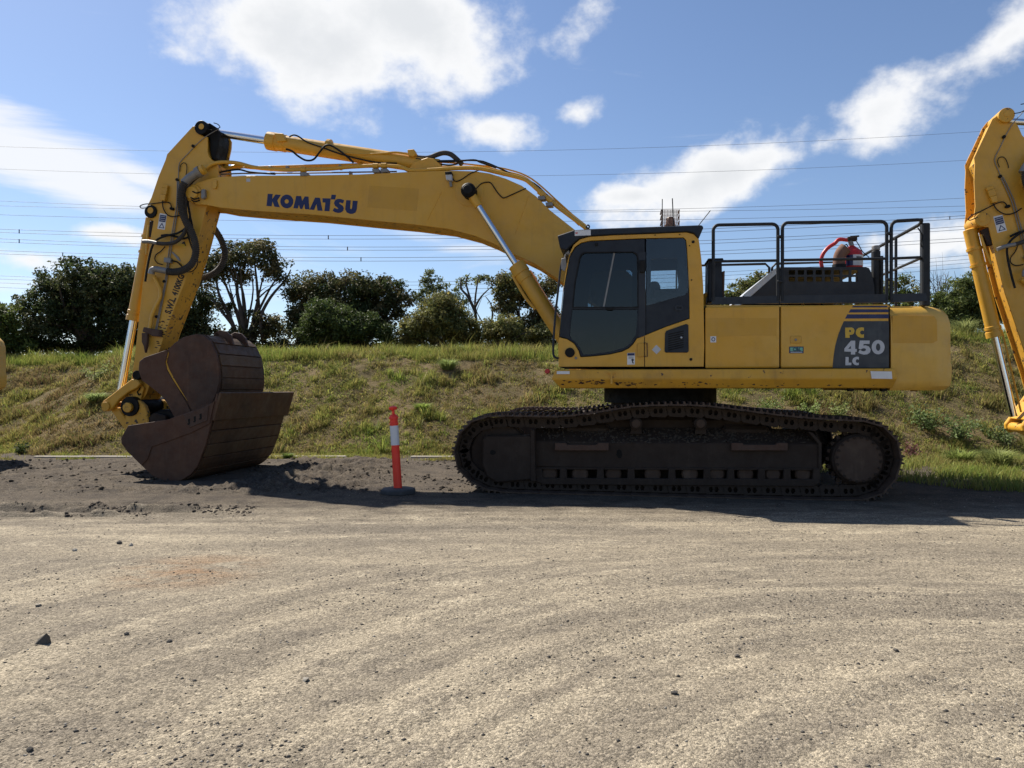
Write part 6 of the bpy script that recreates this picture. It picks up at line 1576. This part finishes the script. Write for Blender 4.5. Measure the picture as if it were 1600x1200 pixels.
arc_label('label_text', f0.z + fh * .47, f0.z + fh * .53, -1.45, -.85, 'grey_decal', fr + .005)
cylinder('valve', ftop - Vector((0, 0, .01)), ftop + Vector((-.02, 0, .07)), .03, 'steel_grey', fe, 12)
box('valve_head', f0.x - .06, f0.x + .06, FB - .035, FB + .035, ftop.z + .06, ftop.z + .115, 'frame_steel', fe, .008)
tube('lever', [ftop + Vector((-.02, 0, .12)), ftop + Vector((.09, 0, .125))], .012, 'black_rubber', fe, 6)
hz_ = [ftop + Vector((-.05, 0, .075)), ftop + Vector((-.16, -.01, .085)), U(1304, 380.5, FB - .02), U(1294, 387, FB - .03), U(1286, 397, FB - .03), U(1283, 408, FB - .03), U(1284.5, 418, FB - .03)]
hs = smooth_path(hz_, 10)
tube('hose', hs, [.026 if i % 2 else .023 for i in range(len(hs))], 'red_paint', fe, 10)
tube('carry_handle', [f0 + Vector((-fr * .7, -.02, fh * .8)), f0 + Vector((-fr * 1.0, -.02, fh * 1.0)), f0 + Vector((-fr * .55, -.02, fh * 1.05)), f0 + Vector((-fr * .35, -.02, fh * .92))], .008, 'black_rubber', fe, 6)
tube('wire_lead', [ftop + Vector((.05, 0, .07)), U(1342, 383, FB), U(1347, 392, FB), U(1353, 398, FB), U(1358, 402, FB)], .006, 'black_rubber', fe, 6, sub=4)

def recentre(root):
    """move a thing's Empty to the foot of the thing"""
    lo, hi = Vector((1e9,) * 3), Vector((-1e9,) * 3)
    for ch in root.children:
        for v in ch.data.vertices:
            for k in range(3): lo[k] = min(lo[k], v.co[k]); hi[k] = max(hi[k], v.co[k])
    c = Vector(((lo.x + hi.x) / 2, (lo.y + hi.y) / 2, lo.z))
    for ch in root.children: ch.location = -c
    root.location = root.location + Matrix.Rotation(-TH, 3, 'Z') @ c
for r_ in (mudb, gpb, fe): recentre(r_)

# traffic bollard with octagonal rubber foot, leaning a little
bx, by = -1.43, 9.08
bl = empty('bollard', (bx, by, 0.014)); tag(bl, 'orange red bollard with a white reflective band on a black rubber foot', 'bollard')
paint('foot_rubber', (0.040, 0.041, 0.044), dirt=(0.10, 0.09, 0.08), rough=0.8, dirt_amt=0.5, streak=False)
oc = [(0.225 * math.cos(math.pi / 8 + k * math.pi / 4), 0.225 * math.sin(math.pi / 8 + k * math.pi / 4)) for k in range(8)]
V = [(x, y, 0) for x, y in oc] + [(x, y, .042) for x, y in oc] + [(x * .93, y * .93, .062) for x, y in oc] + [(x * .35, y * .35, .070) for x, y in oc]
F = [tuple(reversed(range(8)))] + [(r_ * 8 + i, r_ * 8 + (i + 1) % 8, (r_ + 1) * 8 + (i + 1) % 8, (r_ + 1) * 8 + i) for r_ in range(3) for i in range(8)] + [tuple(24 + i for i in range(8))]
me = bpy.data.meshes.new('foot'); me.from_pydata(V, [], F); me.update(); fix_normals(me); bevel_me(me, .004); link_me('foot', me, 'foot_rubber', bl)
lean = Vector((-0.062, 0.0, 1.0)).normalized()
topz = 1.09
def bz(t): return Vector((0, 0, .03)) + lean * t
po = lathe('post', bz(0), bz(1), [(0, .052), (.06, .053), (.55, .050), (.90, .048), (.905, .058), (.925, .060), (.935, .055), (.94, .048), (.955, .042), (.965, .018), (1.01, .016), (1.02, .046), (1.04, .054), (1.055, .050), (1.068, .02), (1.07, .005)], 'bollard_red', bl, 24)
lathe('reflective_band', bz(.575), bz(1), [(0, .0535), (.245, .0535)], 'white_band', bl, 24)
lathe('band_ring', bz(.83), bz(1), [(0, .0535), (.004, .0565), (.022, .0565), (.026, .0535)], 'bollard_red', bl, 24)

# ================================================================== LOOSE STONES AND MUD
def rock_mesh(name, seed, flat=.6, n=10):
    rg = random.Random(seed); bm = bmesh.new()
    bmesh.ops.create_icosphere(bm, subdivisions=1, radius=1.0)
    for v in bm.verts:
        v.co *= rg.uniform(.62, 1.15); v.co.z *= flat
    me = bpy.data.meshes.new(name); bm.to_mesh(me); bm.free(); return me
paint('stone_dark', (0.085, 0.078, 0.070), dirt=(0.2, 0.17, 0.13), rough=.9, dirt_amt=.5, streak=False, bump=.4, spec=.2)
paint('stone_pale', (0.34, 0.31, 0.26), dirt=(0.18, 0.15, 0.11), rough=.9, dirt_amt=.5, streak=False, bump=.4, spec=.2)
ps = Wp(65, 1008, CAM_H * FOC / (1008 - HZ))
sv = [(-.05, -.03, -.01), (.06, -.02, -.01), (.05, .05, -.01), (-.04, .05, -.01), (.045, -.005, .075), (.02, .03, .05), (-.03, .01, .03), (.05, .03, .04)]
bm = bmesh.new(); [bm.verts.new(v) for v in sv]; bmesh.ops.convex_hull(bm, input=bm.verts); me = bpy.data.meshes.new('stone'); bm.to_mesh(me); bm.free(); fix_normals(me)
o = link_me('stone', me, 'stone_dark'); o.scale = (.62, .62, .72); gz = float(ground_z(np.array([ps.x]), np.array([ps.y]))[0]); o.location = (ps.x, ps.y, gz)
tag(o, 'sharp upright grey stone at the lower left of the yard', 'stone')
SP = [(187, 847, .05, 'dark', 'flat dark stone lying on the yard below the wide bucket'), (205, 850, .045, 'pale', 'pale flat stone touching the flat dark stone'), (117, 858, .05, 'pale', 'pale flat stone left of the flat dark stone'), (60, 946, .035, 'pale', 'pale blocky stone left of centre on the yard, above the upright stone'), (198, 993, .03, 'dark', 'round dark stone right of the upright grey stone'), (265, 1003, .03, 'dark', 'small dark cube like stone in the lower left yard'),
      (478, 1064, .032, 'pale', 'pale stone in the lower middle of the yard'), (1053, 1085, .03, 'dark', 'dark stone in the lower right centre of the yard'), (1152, 1025, .035, 'dark', 'dark stone right of centre on the yard'), (745, 762, .07, 'dark', 'clod of dark earth beside the front of the track'), (47, 1170, .03, 'dark', 'grey stone at the bottom left corner'), (1400, 1015, .03, 'dark', 'dark stone at the right side of the yard')]
for k, (px, py, r, kd, lab) in enumerate(SP):
    Yd = CAM_H * FOC / (py - HZ); p = Wp(px, py, Yd); z = float(ground_z(np.array([p.x]), np.array([p.y]))[0])
    o = link_me('stone', rock_mesh('stone', 100 + k, .55), 'stone_' + kd); o.location = (p.x, p.y, z + r * .2); r *= .62; o.scale = (r, r * .8, r); o.rotation_euler = (0, 0, k * 1.3)
    tag(o, lab, 'stone')
def scatter(name, label, mats, n, xf, sizes, seed, sink=.25, cat='gravel', flat=.6):
    """many small stones as one mesh of low polyhedra"""
    rg = np.random.default_rng(seed)
    x, y = xf(rg, n); n = len(x)
    oct_ = np.array([(1, 0, 0), (0, 1, 0), (-1, 0, 0), (0, -1, 0), (0, 0, 1), (.3, .2, -1)], dtype=float)
    tri = np.array([(0, 1, 4), (1, 2, 4), (2, 3, 4), (3, 0, 4), (1, 0, 5), (2, 1, 5), (3, 2, 5), (0, 3, 5)])
    s = sizes(rg, n, x, y)
    J = oct_[None] * rg.uniform(.55, 1.25, (n, 6, 1)); J[:, :, 2] *= flat
    a = rg.uniform(0, 6.283, n); ca, sa = np.cos(a)[:, None], np.sin(a)[:, None]
    R = np.stack([J[:, :, 0] * ca - J[:, :, 1] * sa, J[:, :, 0] * sa + J[:, :, 1] * ca, J[:, :, 2]], -1) * s[:, None, None]
    z = ground_z(x, y)
    V = (R + np.stack([x, y, z + s * flat * (.5 - sink)], -1)[:, None, :]).reshape(-1, 3)
    F = (np.arange(n)[:, None, None] * 6 + tri[None]).reshape(-1, 3)
    o = np_mesh(name, V, F, mats); tag(o, label, cat, kind='stuff'); return o
def yard(rg, n):
    y = 2.2 * (9.3 / 2.2) ** rg.random(n); x = rg.uniform(-1, 1, n) * (y * .85 + .6)
    k = rg.random(n) < .25 + .9 * sstep(.42, .68, fbm(x * .9, y * 1.6, 3, 201)); return x[k], y[k]
psize = lambda lo, hi, pw: (lambda rg, n, x, y: lo + (hi - lo) * rg.random(n) ** pw)
scatter('gravel', 'scattered dark gravel over the dirt yard', 'stone_dark', 14000, yard, psize(.002, .012, 4), 301)
scatter('gravel', 'scattered pale gravel over the dirt yard', 'stone_pale', 12000, yard, psize(.002, .009, 3.5), 302)
scatter('gravel', 'fine grit over the dirt yard', 'dirt', 26000, yard, psize(.002, .008, 3), 305)
def mudz(rg, n):
    x = rg.uniform(-9, .2, n); y = rg.uniform(9.0, 13.8, n)
    k = rg.random(n) < mud_zone(x, y) * sstep(.35, .65, fbm(x * 1.5, y * 1.5, 3, 211)) * 1.2
    k &= ~((np.abs(x + 1.43) < .3) & (np.abs(y - 9.08) < .3)); return x[k], y[k]
scatter('mud_clods', 'crumbly dark clods of churned mud between bucket and track', 'dirt', 9000, mudz, psize(.006, .045, 5), 303, .3, 'mud', .7)
def rutz(rg, n):
    x = rg.uniform(-8.5, -2.8, n); w = rg.integers(0, 2, n); y = np.where(w, 8.02, 7.72) - .01 * x + rg.normal(0, .09, n)
    k = rg.random(n) < sstep(.40, .62, fbm(x * 1.8, y * 3, 3, 213)) * (1 - .6 * sstep(-5.0, -3.0, x)); return x[k], y[k]
scatter('mud_clods', 'row of dark mud crumbs along the tyre ruts at the left', 'mud', 5000, rutz, psize(.005, .030, 3.5), 304, .3, 'mud', .7)
